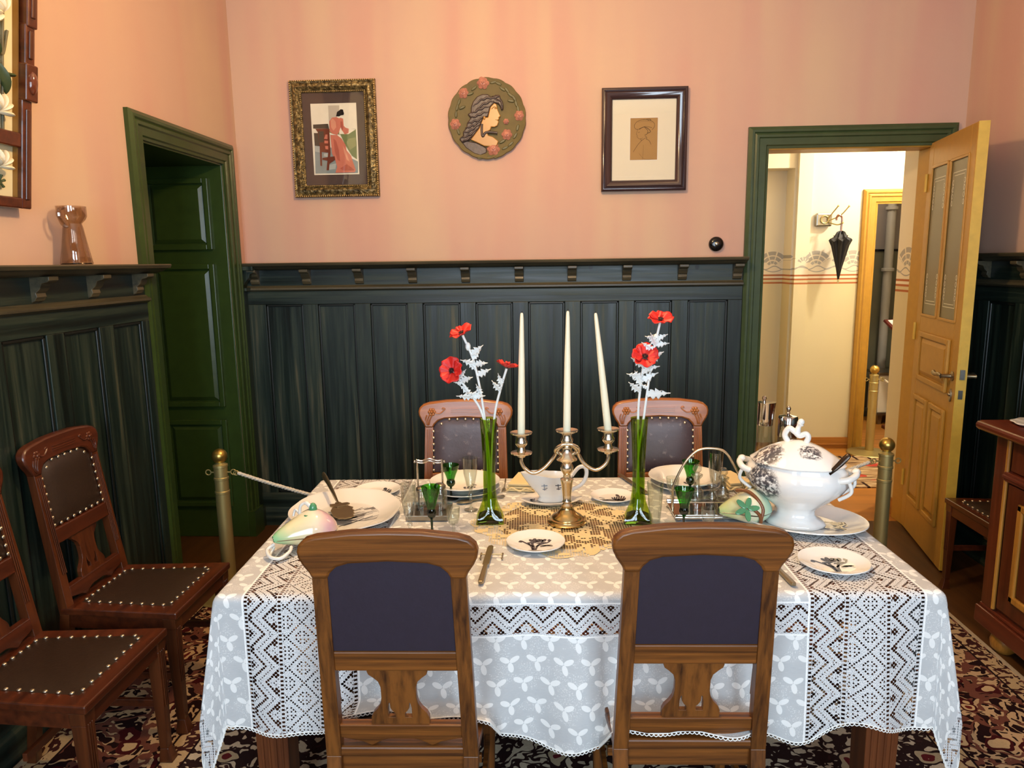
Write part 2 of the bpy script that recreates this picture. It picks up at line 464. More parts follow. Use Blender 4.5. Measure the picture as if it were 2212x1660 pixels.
def make_hall_wall(name, along):
    m, b = start(name); x, y, z = sep(coords()); t = x if along == 'x' else y
    up = mixc(noise(vec(t*1.5, z*.8), 1.0, 2), (238,226,198), (228,212,182)); lo = mixc(noise(vec(t*1.5, z*.8), 1.0, 2), (222,206,160), (210,194,152))
    col = mixc(z > 1.47, lo, up)
    stripe = band(z, 1.494, 1.508) + band(z, 1.462, 1.476) + band(z, 1.428, 1.442)
    col = mixc(mn(stripe, 1.0), col, (176,104,62))
    # stencilled fans and scrolls
    per = .3; a = fr(t/per)*per; dx = a-.17; dz = z-1.565
    rr = sq(dx*dx+dz*dz); an = mth('ARCTAN2', dz, dx)
    fan = (band(rr, .035, .058) + band(rr, .07, .098) + band(rr, .108, .14))*(fr(an*1.6) > .16)*band(an, .6, 2.6)
    dx2 = a-.05; rr2 = sq(dx2*dx2+(z-1.6)*(z-1.6)); an2 = mth('ARCTAN2', z-1.6, dx2)
    fan2 = band(rr2, .022, .055)*(fr(an2*1.8) > .35)*band(an2, .2, 2.9)
    scroll = (ab(z - 1.565 - sn(t*2*pi/per*2.0)*.014) < .005) + (ab(z - 1.55 - sn(t*2*pi/per+1.0)*.02) < .004)
    st = mn(fan + fan2 + scroll*band(z, 1.52, 1.6), 1.0)*band(z, 1.52, 1.72)
    col = mixc(st, col, (176,168,154))
    finish(b, col, .8, spec=.25); return m
M_HWX = make_hall_wall('stencilled_hall_plaster', 'x'); M_HWY = make_hall_wall('stencilled_hall_plaster_side', 'y')
def make_gilt():
    m, b = start('aged_gilt_ornament'); n = noise(coords(), 46, 5, .65); w = voro(coords(), 60)
    col = ramp(n, [(.35, (52,44,28)), (.52, (108,94,60)), (.68, (180,158,104))])
    finish(b, col, .38, .55, bump=(w+n, .8, .006)); return m
M_GILT = make_gilt()
M_FRAMEB = plain('polished_dark_frame', (58,42,44), .16, coat=.6, vary=.08)
def make_gourd(name, stops, axis):
    m, b = start(name); c = sep(coords())[axis]
    n = noise(coords(), 14, 2)
    finish(b, ramp(c*3.2 + .5 + (n-.5)*.22, stops), .14, coat=.5); return m
M_GOURD = make_gourd('glazed_gourd_left', [(.06,(84,176,140)),(.2,(150,206,150)),(.36,(228,222,178)),(.55,(236,226,200)),(.72,(224,186,210)),(.9,(232,224,180))], 0)
M_GOURD2 = make_gourd('glazed_gourd_right', [(.1,(150,196,140)),(.3,(206,216,150)),(.5,(240,234,206)),(.68,(190,222,190)),(.9,(70,168,160))], 0)
M_LEAFG = plain('glazed_green_leaf', (76,146,104), .16, coat=.4, vary=.15)
M_TWIG = plain('glazed_brown_stem', (122,72,36), .25, coat=.3)
def make_tureen():
    m, b = start('transfer_printed_porcelain'); x, y, z = sep(coords())
    n = noise(coords(), 40, 5, .7, .5); n2 = noise(coords(), 110, 3, .6)
    def spot(cx, cy, cz, r):
        dx = x-cx; dy = y-cy; dz = z-cz
        return sstep(sq(dx*dx+dy*dy+dz*dz*1.3) + (n-.5)*.06, r, r*.72)
    k = mx(mx(spot(-.095,-.1,.145,.08), spot(-.085,-.06,.235,.065)), spot(.045,-.05,.25,.04))
    ink = k*sstep(n+n2*.5, .62, .78)
    col = mixc(ink, (238,239,238), (74,74,82))
    finish(b, col, .1, coat=.5); return m
M_TUREEN = make_tureen()
M_PLAQUE = plain('olive_glazed_plaque', (104,92,56), .6, vary=.16, bumps=(26,.4), spec=.25)
M_PLHAIR = plain('dark_bronze_relief', (70,57,52), .4, vary=.25, bumps=(60,.3))
M_PLSKIN = plain('golden_relief_skin', (172,126,62), .32, vary=.1)
M_PLROSE = plain('rose_relief', (168,112,94), .35, vary=.3, bumps=(50,.2))
M_PLLEAF = plain('olive_relief_leaf', (84,80,44), .5, vary=.25)
M_CREAMP = plain('cream_plaster_ground', (226,216,176), .6)
M_LILY = plain('ivory_plaster_lily', (226,216,186), .55, vary=.1, bumps=(50,.2))
M_STALK = plain('olive_plaster_stalk', (104,98,72), .55, vary=.1)
M_LEAFD = plain('dark_green_plaster_leaf', (58,72,40), .5, vary=.2)
M_ARTS = {k: plain(k, c, .7, spec=.2, vary=.06, bumps=(30,.1)) for k, c in dict(
    art_white=(240,238,220), art_wall=(198,192,176), art_black=(28,26,26), art_dado=(74,70,62), art_blue=(140,156,158), art_blue_pale=(178,188,186),
    art_pink=(206,126,106), art_pink_dark=(180,100,84), art_pink_pale=(222,158,132), art_green=(118,134,88), art_green_pale=(148,156,108), art_brown=(112,58,42)).items()}
M_MATBOARD = plain('brown_mat_board', (72,58,54), .75, vary=.05)
M_MATWHITE = plain('ivory_mat_board', (244,238,214), .75)
M_TAN = plain('tan_sketch_paper', (178,140,84), .8, vary=.05)
M_PENCIL = plain('soft_pencil_line', (58,42,28), .8)
# ------------------------------------------------------------------ room shell
XL, XR, YB, YF, ZC = -1.83, 2.375, 4.39, -1.3, 3.55
def struct(name, mb, mat, parent=None, label=None, cat=None, **k):
    o = mb.build(name, mat, parent, **k)
    if parent is None: tag(o, label, cat, kind='structure')
    return o
f = MB(); f.box(XL, XR, YF, YB+.08, -.06, 0); f.box(XL-.62, XL, 3.3, 4.19, -.06, 0)
struct('floor', f, M_FLOOR, label='dark brown wooden floorboards of the dining room', cat='floor', smooth=0)
f = MB(); f.box(XL-.3, XR+.3, YF-.2, YB+.16, ZC, ZC+.1)
struct('ceiling', f, M_CEIL, label='white ceiling over the dining room', cat='ceiling', smooth=0)
DX0, DX1, DZ = 1.285, 2.205, 2.262                            # hall doorway
f = MB(); f.box(XL-.6, DX0-.03, YB, YB+.16, 0, ZC); f.box(DX1+.03, XR+.3, YB, YB+.16, 0, ZC); f.box(DX0-.03, DX1+.03, YB, YB+.16, DZ+.03, ZC)
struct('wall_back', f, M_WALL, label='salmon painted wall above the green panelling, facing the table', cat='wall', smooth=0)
LY0, LY1, LZ = 3.33, 4.168, 2.222                              # panelled passage in the left wall
f = MB(); f.box(XL-.6, XL, YF-.2, LY0, 0, ZC); f.box(XL-.6, XL, LY0, LY1, LZ, ZC); f.box(XL-.6, XL, LY1, YB, 0, ZC)
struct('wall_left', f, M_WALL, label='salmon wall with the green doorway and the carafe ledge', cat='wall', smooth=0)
f = MB(); f.box(XR, XR+.3, YF-.2, YB, 0, ZC)
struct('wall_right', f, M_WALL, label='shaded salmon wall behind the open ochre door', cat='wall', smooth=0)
f = MB(); WZ0, WZ1 = .95, 2.75
wx = [XL, -1.25, -.15, .55, 1.65, XR]
for i in range(0, 6, 2): f.box(wx[i], wx[i+1], YF-.2, YF, 0, ZC)
for i in (1, 3): f.box(wx[i], wx[i+1], YF-.2, YF, 0, WZ0); f.box(wx[i], wx[i+1], YF-.2, YF, WZ1, ZC)
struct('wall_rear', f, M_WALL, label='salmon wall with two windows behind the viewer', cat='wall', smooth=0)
for n, (a, b_) in enumerate(((-1.25, -.15), (.55, 1.65)), 1):
    t = thing('window_%d' % n, ((a+b_)/2, YF-.1, WZ0), 'white framed window in the wall behind the viewer', 'window', kind='structure')
    w = b_-a; h = WZ1-WZ0; fb = MB()
    for x in (-w/2+.03, 0, w/2-.03): fb.cbox((x,0,h/2), (.06,.05,h))
    for z in (.03, h*.68, h-.03): fb.cbox((0,0,z), (w,.05,.06))
    fb.build('window_frame', M_CREAMW, t, bevel=.004)

# ---- stained panelling
def panelling(name, M, L0, L1, panels, brackets, label, cap0, cap1, ztop=1.64, lay=0.0):
    t = thing(name, (0,0,0), label, 'panelling', kind='structure')
    zt, zb = 1.41, .215
    SX, HX_ = (M_SHELF, M_STAIN_H) if name == 'trim_1' else (M_SHELF_Y, M_STAIN_Y)
    bk = MB(); bk.box(L0, L1, .1, ztop, 0, .006, 0, M)
    bk.build('backing_board', M_STAIN, t, smooth=0)
    for a, b_ in panels:
        p = MB(); p.box(a, b_, zb, zt, .004, .012, 0, M)
        p.build('panel', M_STAIN, t, smooth=0)
    fm = MB(); fm.box(L0, L1, zt, 1.49, .004, .026, 1, M); fm.box(L0, L1, .12, zb, .004, .026, 1, M); fm.box(L0, L1, 1.522, ztop-.02, .004, .018, 1, M)
    xs = [L0] + [q for p in panels for q in p] + [L1]
    for i in range(0, len(xs), 2): fm.box(xs[i], xs[i+1], zb, zt, .004, .026, 0, M)
    fm.build('panel_frame', [M_STAIN, HX_], t, smooth=0, bevel=.002)
    gr = MB()
    for a, b_ in panels:
        for (x0, x1, z0, z1) in ((a, a+.014, zb, zt), (b_-.014, b_, zb, zt), (a, b_, zt-.014, zt), (a, b_, zb, zb+.014)):
            gr.box(x0, x1, z0, z1, .012, .021, 0, M)
    gr.build('panel_moulding', M_GROOVE, t, smooth=0, bevel=.004)
    ml = MB(); prof = [(0,1.49),(.03,1.49),(.045,1.5),(.045,1.51),(.03,1.516),(.022,1.524),(0,1.524)]
    ml.prism([(z_, x_) for x_, z_ in prof], L0, L1, 'x', 0, M @ Matrix(((1,0,0,0),(0,1,0,0),(0,0,1,0),(0,0,0,1))))
    ml.build('lower_moulding', SX, t, smooth=30)
    sh = MB(); pr = [(1.618,0),(1.618,.05),(1.63,.085),(1.638,.1),(1.643,.12),(1.655,.125),(1.66,.122),(1.66,0)]
    sh.prism(pr, cap0, cap1, 'x', 0, M); sh.build('plate_rail', SX, t, smooth=30)
    for x in brackets:
        b2 = MB(); pf = [(1.62,.015),(1.62,.09),(1.606,.09),(1.6,.082),(1.595,.06),(1.575,.052),(1.562,.036),(1.548,.04),(1.542,.034),(1.534,.03),(1.53,.02),(1.524,.015)]
        b2.prism(pf, x-.026, x+.026, 'x', 0, M); b2.build('bracket', SX, t, smooth=30, bevel=.002)
    bb = MB(); bb.prism([(0,0),(0,.036),(.1,.036),(.12,.026),(.125,0)], L0, L1, 'x', 0, M); bb.build('baseboard', HX_, t, smooth=30)
    return t
bp = [(-1.712,-1.482),(-1.39,-1.16),(-1.067,-.837),(-.745,-.517),(-.424,-.2),(-.107,.113),(.205,.434),(.525,.748),(.842,1.077)]
panelling('trim_1', on_back(0, 0, YB), XL, 1.16, bp, [-1.765,-1.447,-1.125,-.8,-.48,-.159,.155,.479,.805,1.125], 'dark green stained panelling with plate rail behind the table', XL, 1.165)
yl = [3.158-.315*i for i in range(14)]
panelling('trim_2', on_left(0, 0, XL), YF, 3.215, [(y-.22, y) for y in reversed(yl)], [3.15-.32*i for i in range(13)], 'dark stained panelling and plate rail behind the leather side chairs', YF, 3.27)
panelling('trim_3', on_right(0, 0, XR), -YB, -YF, [(-YB+.1+.315*i, -YB+.32+.315*i) for i in range(17)], [-YB+.05+.32*i for i in range(17)], 'dark stained panelling behind the sideboard', -YB, -YF, ztop=1.66)

f = MB(); f.box(XL, XL+.012, 4.285, YB-.005, .12, 1.625); f.box(XL, XL+.03, 4.285, YB-.005, 0, .12); f.box(XL, XL+.12, 4.27, YB-.02, 1.642, 1.66); f.box(XL, XL+.09, 4.27, YB-.02, 1.618, 1.642); f.box(XL, XL+.04, 4.28, YB-.02, 1.495, 1.515)
f.prism([(XL,1.62),(XL+.085,1.62),(XL+.085,1.606),(XL+.06,1.595),(XL+.05,1.57),(XL+.03,1.55),(XL+.015,1.524),(XL,1.524)], 4.3, 4.35, 'y')
struct('trim_7', f, M_STAIN, label='narrow stained panelling strip between green doorway and corner', cat='panelling', smooth=0, bevel=.002)
# ---- door casings
CAS = [(0,0),(0,.02),(.018,.032),(.03,.032),(.036,.024),(.046,.03),(.058,.03),(.064,.022),(.1,.022),(.106,.014),(.118,.012),(.118,0)]
def casing(mb, x0, x1, ztop, M, mi=0, w=1.0, z0=0.0, plinth=True):
    # x0,x1 are the outer edges; mitred moulding swept round three sides
    P = [(p*w, q) for p, q in CAS]
    def ring(cx, cz, dx, dz): return [(cx+dx*p, cz+dz*p, q) for p, q in P]
    rs = [ring(x0, z0, 1, 0), ring(x0, ztop, 1, -1), ring(x1, ztop, -1, -1), ring(x1, z0, -1, 0)]
    mb.loft(rs, mi, M)
    if plinth:
        mb.box(x0-.006, x0+.126*w, z0, z0+.16, 0, .042, mi, M); mb.box(x1-.126*w, x1+.006, z0, z0+.16, 0, .042, mi, M)
d = MB(); casing(d, 1.163, 2.328, 2.388, on_back(0,0,YB))
cs = tag(d.build('trim_4', M_GREEN2, None, smooth=30), 'dark green moulded casing round the doorway to the hall', 'door casing', kind='structure')
d = MB(); d.box(DX0-.03, DX0, YB, YB+.16, 0, DZ); d.box(DX1, DX1+.03, YB, YB+.16, 0, DZ); d.box(DX0-.03, DX1+.03, YB, YB+.16, DZ, DZ+.03)
tag(d.build('trim_5', M_YEL, None, smooth=0, bevel=.003), 'ochre painted door jamb inside the green casing', 'door jamb', kind='structure')
t = thing('door_1', (0,0,0), 'green doorway with a deep panelled reveal in the left wall', 'doorway', kind='structure')
d = MB(); casing(d, 3.215, 4.285, 2.334, on_left(0,0,XL)); d.build('door_casing', M_GREEN, t, smooth=30)
def raised(mb, x0, x1, z0, z1, M, mi=0, fr_=.03, deep=.02):
    # bolection moulding and fielded panel standing on a flat surface (local x,y ; out = z)
    for (a, b_, c, e) in ((x0, x0+fr_, z0, z1), (x1-fr_, x1, z0, z1), (x0+fr_, x1-fr_, z0, z0+fr_), (x0+fr_, x1-fr_, z1-fr_, z1)):
        mb.box(a, b_, c, e, 0, deep, mi, M)
    i = fr_+.03
    mb.loft([[(x0+fr_+.006,z0+fr_+.006,.001),(x1-fr_-.006,z0+fr_+.006,.001),(x1-fr_-.006,z1-fr_-.006,.001),(x0+fr_+.006,z1-fr_-.006,.001)],
             [(x0+i,z0+i,deep*.7),(x1-i,z0+i,deep*.7),(x1-i,z1-i,deep*.7),(x0+i,z1-i,deep*.7)]], mi, M)
rv = MB(); Mr = on_back(0, 0, LY1); rv.box(XL-.56, XL, 0, LZ, 0, .012, 0, Mr)
for (z0, z1) in ((.2,.74),(.82,1.66),(1.74,2.14)): raised(rv, XL-.46, XL-.08, z0, z1, on_back(0,0,LY1-.012))
rv.build('reveal_panel', M_GREEN, t, smooth=0, bevel=.004)
rv = MB(); rv.box(XL-.56, XL, LY0-.02, LY0+.012, 0, LZ); rv.build('reveal_side', M_GREEN, t, smooth=0)
rv = MB(); rv.box(XL-.56, XL, LY0, LY1, LZ-.015, LZ+.01); rv.build('reveal_soffit', M_GREEN, t, smooth=0)
rv = MB(); rv.box(XL-.6, XL-.56, LY0, LY1, 0, LZ)
for (z0, z1) in ((.2,.74),(.82,1.66),(1.74,2.14)): raised(rv, LY0+.1, LY1-.1, z0, z1, on_left(0,0,XL-.56))
rv.build('door_leaf', M_GREEN, t, smooth=0, bevel=.004)

# ---- ochre door leaf standing open into the room
HX, HY = 2.196, 4.405
ang = atan2(3.70-HY, 2.062-HX)
lf = thing('door_2', (HX, HY, .012), 'open ochre door with two tall etched glass panes and panels', 'door', rz=ang, kind='structure')
LW, LH, TH = .717, 2.268, .05                                    # leaf runs along local +x, left face (towards the room) is local -y ... y from 0 to TH
g = MB()
def leafbox(x0, x1, z0, z1, y0=0, y1=TH, mi=0): g.box(x0, x1, y0, y1, z0, z1, mi)
gz0, gz1 = 1.3, 2.13
leafbox(0, .078, 0, LH); leafbox(LW-.078, LW-.002, 0, LH); leafbox(.078, LW-.078, gz1, LH); leafbox(.078, LW-.078, 0, gz0)
leafbox(LW/2-.022, LW/2+.022, gz0, gz1)
g.build('leaf_frame', [M_YEL], lf, smooth=0, bevel=.003)
e = MB(); e.box(LW-.002, LW+.003, .001, TH-.001, 0, LH); e.build('leaf_edge', M_YEL2, lf, smooth=0)
Mf = frame((-1,0,0),(0,0,1),(0,-1,0),(0,0,0)); Mf = frame((1,0,0),(0,0,1),(0,-1,0),(0,0,0)); Mb = frame((1,0,0),(0,0,1),(0,1,0),(0,TH,0))
for Mx in (Mf, Mb):
    p = MB(); raised(p, .11, LW-.11, .93, 1.21, Mx, 0, .03, .016)
    raised(p, .1, LW/2-.02, .2, .84, Mx, 0, .028, .016); raised(p, LW/2+.02, LW-.1, .2, .84, Mx, 0, .028, .016)
    for (a, b_) in ((.078, LW/2-.022), (LW/2+.022, LW-.082)):
        for (q0, q1, r0, r1) in ((a-.006, a+.01, gz0, gz1), (b_-.01, b_+.006, gz0, gz1), (a, b_, gz0-.006, gz0+.01), (a, b_, gz1-.01, gz1+.006)):
            p.box(q0, q1, r0, r1, -.004, .005, 0, Mx)
    p.build('panel_moulding', M_YEL, lf, smooth=0, bevel=.004)
m_, b_ = start('grey_frosted_pane'); finish(b_, (112,106,84), .28, spec=.6); M_FROST = m_
M_ETCH = plain('white_etched_line', (226,226,214), .5)
for (a, c) in ((.078, LW/2-.022), (LW/2+.022, LW-.082)):
    p = MB(); p.box(a, c, .004, .046, gz0, gz1)
    for ys, Mx in ((.0035, frame((1,0,0),(0,0,1),(0,-1,0),(0,.0035,0))), (.0465, frame((1,0,0),(0,0,1),(0,1,0),(0,.0465,0)))):
        w = c-a
        for zz, sg in ((gz1-.07, -1), (gz0+.07, 1)):
            p.ribbon([(a+.04, zz+sg*.17), (a+.04, zz), (c-.04, zz), (c-.04, zz+sg*.17)], .005, .0006, 1, Mx)
            p.ribbon([(a+.055, zz+sg*.1), (a+.055, zz+sg*.016), (c-.055, zz+sg*.016), (c-.055, zz+sg*.1)], .004, .0006, 1, Mx)
            for xx in (a+.045, c-.045):
                for k in range(4): p.ribbon([(xx+.012*cos(q/8*2*pi), zz+sg*(.05+.035*k)+.012*sin(q/8*2*pi)) for q in range(9)], .004, .0007, 1, Mx)
    p.build('glass_pane', [M_FROST, M_ETCH], lf, smooth=0)
for sgn, yy in ((-1, 0), (1, TH)):
    h = MB(); zc = 1.03
    h.lathe([(0,0),(.024,0),(.026,.004),(.012,.01),(.01,.05),(.013,.056)], 16, M=tr(LW-.05, yy, zc) @ rotx(RD(90*(-sgn))))
    h.tube(bez([(LW-.05, yy+sgn*.052, zc), (LW-.09, yy+sgn*.056, zc+.003), (LW-.15, yy+sgn*.052, zc-.004), (LW-.185, yy+sgn*.05, zc+.004)], 5), [.01,.009,.008,.009,.011,.012,.009,.008,.009,.011,.012,.011,.012,.012,.011,.006], 10)
    h.build('door_handle', M_DULL, lf, smooth=50, label='dark bronze lever handle')
    k = MB(); k.prism(ell(LW-.05, zc-.1, .014, .034), yy+sgn*.003-.004, yy+sgn*.003+.004, 'y'); k.ball((LW-.05, yy+sgn*.008, zc-.095), .01, 10); k.build('keyhole_plate', M_DULL, lf)
lk = MB(); lk.box(LW+.0025, LW+.0045, .012, .038, 1.09, 1.2)
lk.build('lock_plate', M_YEL2, lf, smooth=0)
lk = MB(); lk.box(LW+.003, LW+.008, .015, .037, 1.02, 1.07); lk.box(LW+.003, LW+.006, .015, .035, .92, .965); lk.build('latch_bolt', M_PEWTER, lf, smooth=0)
for hz in (.3, 1.2, 2.05):
    h = MB(); h.tube([(0,-.006,hz-.05),(0,-.006,hz+.05)], .008, 10); h.build('hinge', M_YEL2, lf)

# ---- hall beyond
HB = 6.28
f = MB(); f.box(.7, 4.4, YB+.08, 8.2, -.06, 0)
struct('floor_hall', f, M_HFLOOR, label='orange brown boards of the hall floor', cat='floor', smooth=0)
f = MB(); f.box(.6, 4.5, YB+.16, 8.3, 3.1, 3.2)
struct('ceiling_hall', f, M_CEIL, label='white ceiling of the hall', cat='ceiling', smooth=0)
QX0, QX1, QZ = 2.735, 3.56, 2.118
f = MB(); f.box(2.06, QX0, HB, HB+.2, 0, 3.1); f.box(QX1, 4.5, HB, HB+.2, 0, 3.1); f.box(QX0, QX1, HB, HB+.2, QZ, 3.1)
f.box(1.45, 2.06, HB+.2, HB+.3, 0, 3.1); f.box(1.45, 2.06, HB, HB+.25, 2.38, 3.1); f.box(.6, 1.45, HB, HB+.3, 0, 3.1)
f.box(2.078, 2.19, HB-.05, HB, 0, 3.1)
struct('wall_hall', f, M_HWX, label='cream hall wall with grey stencilled border and brown stripes', cat='wall', smooth=0)
f = MB(); f.box(2.245, 2.42, YB+.16, 4.8, 0, 3.1); f.box(4.3, 4.45, 4.8, 8.3, 0, 3.1); f.box(.6, .75, YB+.16, HB, 0, 3.1); f.box(2.42, 4.45, 4.65, 4.8, 0, 3.1)
struct('wall_hall_side', f, M_HWY, label='short stencilled hall wall beside the open door', cat='wall', smooth=0)
f = MB(); f.box(2.19, QX0-.115, HB-.018, HB, 0, .1); f.box(2.19, QX0-.115, HB-.024, HB, .03, .045); f.box(2.23, 2.245, YB+.18, 4.81, 0, .1); f.box(2.078, 2.19, HB-.062, HB-.05, 0, .1)
tag(f.build('baseboard_hall', M_HFLOOR, None, smooth=0, bevel=.003), 'brown baseboard along the hall wall', 'baseboard', kind='structure')
d = MB(); casing(d, QX0-.115, QX1+.115, QZ+.078, on_back(0,0,HB), plinth=False); d.box(QX0-.01, QX0+.012, HB, HB+.2, 0, QZ); d.box(QX1-.012, QX1+.01, HB, HB+.2, 0, QZ); d.box(QX0, QX1, HB, HB+.2, QZ-.012, QZ+.01)
tag(d.build('trim_6', M_YEL, None, smooth=30), 'ochre moulded casing round the far doorway of the hall', 'door casing', kind='structure')
f = MB(); f.box(2.3, 4.3, 7.6, 7.7, 1.715, 3.1, 0); f.box(2.3, 4.3, 7.58, 7.7, 0, 1.7, 1); f.box(2.3, 4.3, 7.57, 7.7, 1.7, 1.722, 2); f.box(2.3, 2.4, HB+.3, 7.6, 0, 3.1, 0)
struct('wall_far_room', f, [M_TILE, M_TILE2, M_BLACK], label='grey and olive wall of the dim room past the hall', cat='wall', smooth=0)
p = MB(); p.tube([(3.42,7.5,0),(3.42,7.5,3.1)], .042, 14); p.lathe([(.05,0),(.06,.005),(.06,.03),(.05,.035)], 16, (3.42,7.5,1.5)); p.lathe([(.05,0),(.06,.005),(.06,.03),(.05,.035)], 16, (3.42,7.5,2.1))
tag(p.build('drain_pipe', M_PIPE, None), 'grey vertical pipe on the wall of the far room', 'pipe')
# ------------------------------------------------------------------ chairs
_n = MB(); _n.ball((0,0,0), .007, 10, 0, None, (1,1,.6)); _o = _n.build('nail', M_NAIL, None, smooth=60); NAIL = _o.data; bpy.data.objects.remove(_o)
def nail_at(M, parent):
    o = bpy.data.objects.new('nail', NAIL); COL.objects.link(o); o.parent = parent; o.matrix_local = M
SH = .46
def chair(name, mats, loc, rz, label, group, carved=True, back=True, nails='all'):
    W, WX = mats
    t = thing(name, loc, label, 'chair' if back else 'stool', group, rz)
    # local: x across, +y to the front, rear seat edge at y=-.2
    S = Matrix(((1,0,0,0),(0,1,-.147,-.2+.147*SH),(0,0,1,0),(0,0,0,1)))     # leans the back
    for s in (-1, 1):
        if not back:
            L = MB(); L.taper((s*.168,-.19,0),(.03,.032),(s*.17,-.19,SH-.02),(.04,.036)); L.build('back_leg', W, t, smooth=0, bevel=.003)
        L = MB()
        L.taper((s*.168,-.262,0),(.03,.032),(s*.17,-.203,SH-.02),(.037,.034))
        L.taper((s*.17,-.203,SH-.02),(.037,.034),(s*.158,-.2-.147*(.945-SH),.945),(.036,.028))
        for dx in (-.008, 0, .008): L.box(s*.158+dx-.002, s*.158+dx+.002, .0135, .0165, .58, .93, 0, S)
        if back: L.build('back_post', W, t, smooth=0, bevel=.003)
        L = MB(); L.taper((s*.188,.188,.05),(.028,.028),(s*.19,.185,SH-.06),(.042,.042)); L.taper((s*.188,.188,.05),(.028,.028),(s*.19,.192,0),(.042,.046))
        L.taper((s*.19,.185,SH-.06),(.044,.044),(s*.19,.185,SH-.02),(.046,.046))
        for dx in (-.009,0,.009): L.box(s*.19+dx-.002, s*.19+dx+.002, .204, .208, .2, SH-.06)
        L.build('front_leg', W, t, smooth=0, bevel=.003)
    if back:
        # crest rail: flared, arched, hollowed below
        up = [(-.205,1.005),(-.2,1.022),(-.185,1.036),(-.16,1.044),(-.08,1.054),(0,1.056),(.08,1.054),(.16,1.044),(.185,1.036),(.2,1.022),(.205,1.005)]
        lo = [(.203,.99),(.195,.972),(.182,.952),(.176,.936),(.14,.936),(.134,.95),(.118,.966),(.09,.975),(0,.98),(-.09,.975),(-.118,.966),(-.134,.95),(-.14,.936),(-.176,.936),(-.182,.952),(-.195,.972),(-.203,.99)]
        c = MB(); c.prism(up+lo, -.017, .017, 'y', 0, S); cr = c.build('crest_rail', WX, t, smooth=40, bevel=.007)
        if carved:
            k = MB()
            for zz in (1.0,1.008,1.016): k.box(-.062,.062,.016,.02,zz,zz+.004,0,S)
            for s in (-1,1):
                for q in range(6):
                    a = q*pi/3; k.ball((s*.145+.011*cos(a), .018, 1.005+.011*sin(a)), .0075, 8, 0, S, (1,.45,1))
                k.ball((s*.145,.02,1.005), .006, 8, 0, S)
                k.tube(bez([(s*.13,.018,1.0),(s*.112,.018,.998),(s*.097,.018,1.008),(s*.088,.018,1.018),(s*.096,.018,1.022),(s*.1,.018,1.016)],4), .0028, 6, 0, S)
                for q in (-.012,0,.012): k.tube(bez([(s*.155+q,.018,.992),(s*.163+q*.8,.018,.972),(s*.162+q*.3,.018,.948)],4), [.003]*8+[.0015], 6, 0, S)
            k.build('carving', WX, cr, smooth=60)
        p = MB(); pan = [(-.145,.742),(.145,.742),(.145,.93),(.137,.953),(.12,.969),(.09,.978),(0,.983),(-.09,.978),(-.12,.969),(-.137,.953),(-.145,.93)]
        p.prism(pan, -.012, -.006, 'y', 0, S); p.build('back_lining', M_NAVY, t, smooth=0)
        p = MB()
        def pad(u, v):
            x = -.143+.286*u; zt = .98-.05*max(0,(abs(x)-.09)/.053)**2 if abs(x) > .09 else .98
            z = .744+(zt-.744)*v; b = .012*(1-(2*u-1)**6)*(1-(2*v-1)**6)
            q = S @ Vector((x, .004+b, z)); return q
        p.grid(pad, 16, 14); padob = p.build('back_pad', M_WORN if carved is True else M_BRLEATHER, t, smooth=60)
        if nails != 'seat':
            NM = S @ tr(0,.011,0) @ rotx(RD(-90))
            def nail(x, z): nail_at(tr(*(S @ Vector((x,.011,z)))) @ rotx(RD(-90)), padob)
            for i in range(7): nail(-.14,.752+i*.028); nail(.14,.752+i*.028)
            for i in range(7):
                x = -.105+i*.035; nail(x,.75); nail(x, .972-.02*max(0,(abs(x)-.07)/.035)**2)
        for (nm, z0, z1) in (('middle_rail',.686,.74),):
            r = MB(); r.box(-.148,.148,-.014,.014,z0,z1,0,S); r.build(nm, WX, t, smooth=0, bevel=.004)
        half = [(.073,.69),(.073,.68),(.07,.672),(.06,.664),(.048,.652),(.043,.636),(.043,.605),(.046,.588),(.054,.574),(.066,.56),(.071,.548),(.071,.52)]
        poly = half + [(-x,z) for x,z in reversed(half)]
        hl = [(.012,.548),(.029,.548),(.029,.575),(.026,.59),(.024,.59),(.023,.575),(.018,.566),(.012,.56)]
        s_ = MB(); s_.prism(poly, -.008, .008, 'y', 0, S, holes=[hl, [(-x,z) for x,z in reversed(hl)]]); s_.build('splat', W, t, smooth=0, bevel=.002)
        low = [(-.152,.528),(.152,.528),(.152,.49),(.1,.478),(.075,.466),(.045,.482),(.03,.486),(-.03,.486),(-.045,.482),(-.075,.466),(-.1,.478),(-.152,.49)]
        r = MB(); r.prism(low, -.013, .013, 'y', 0, S); r.build('lower_rail', WX, t, smooth=0, bevel=.003)
    # seat
    sf = MB(); y0, y1 = -.218, .216; xr, xf = .188, .218
    outer = [(-xr,y0),(xr,y0),(xf,y1),(-xf,y1)]; inn = [(-xr+.052,y0+.055),(xr-.052,y0+.055),(xf-.058,y1-.055),(-xf+.058,y1-.055)]
    sf.prism(outer, SH-.022, SH+.004, 'z', 0, None, holes=[inn]); sf.build('seat_frame', WX, t, smooth=0, bevel=.005)
    ap = MB(); o2 = [(-xr+.012,y0+.012),(xr-.012,y0+.012),(xf-.014,y1-.014),(-xf+.014,y1-.014)]
    for i in range(4):
        a = Vector((*o2[i],0)); b_ = Vector((*o2[(i+1)%4],0)); d_ = (b_-a).normalized(); n = Vector((-d_.y,d_.x,0))*.02
        ap.loft([[(*q.xy,SH-.075) for q in (a,b_,b_+n,a+n)], [(*q.xy,SH-.02) for q in (a,b_,b_+n,a+n)]])
    ap.build('apron', WX, t, smooth=0, bevel=.002)
    st = MB()
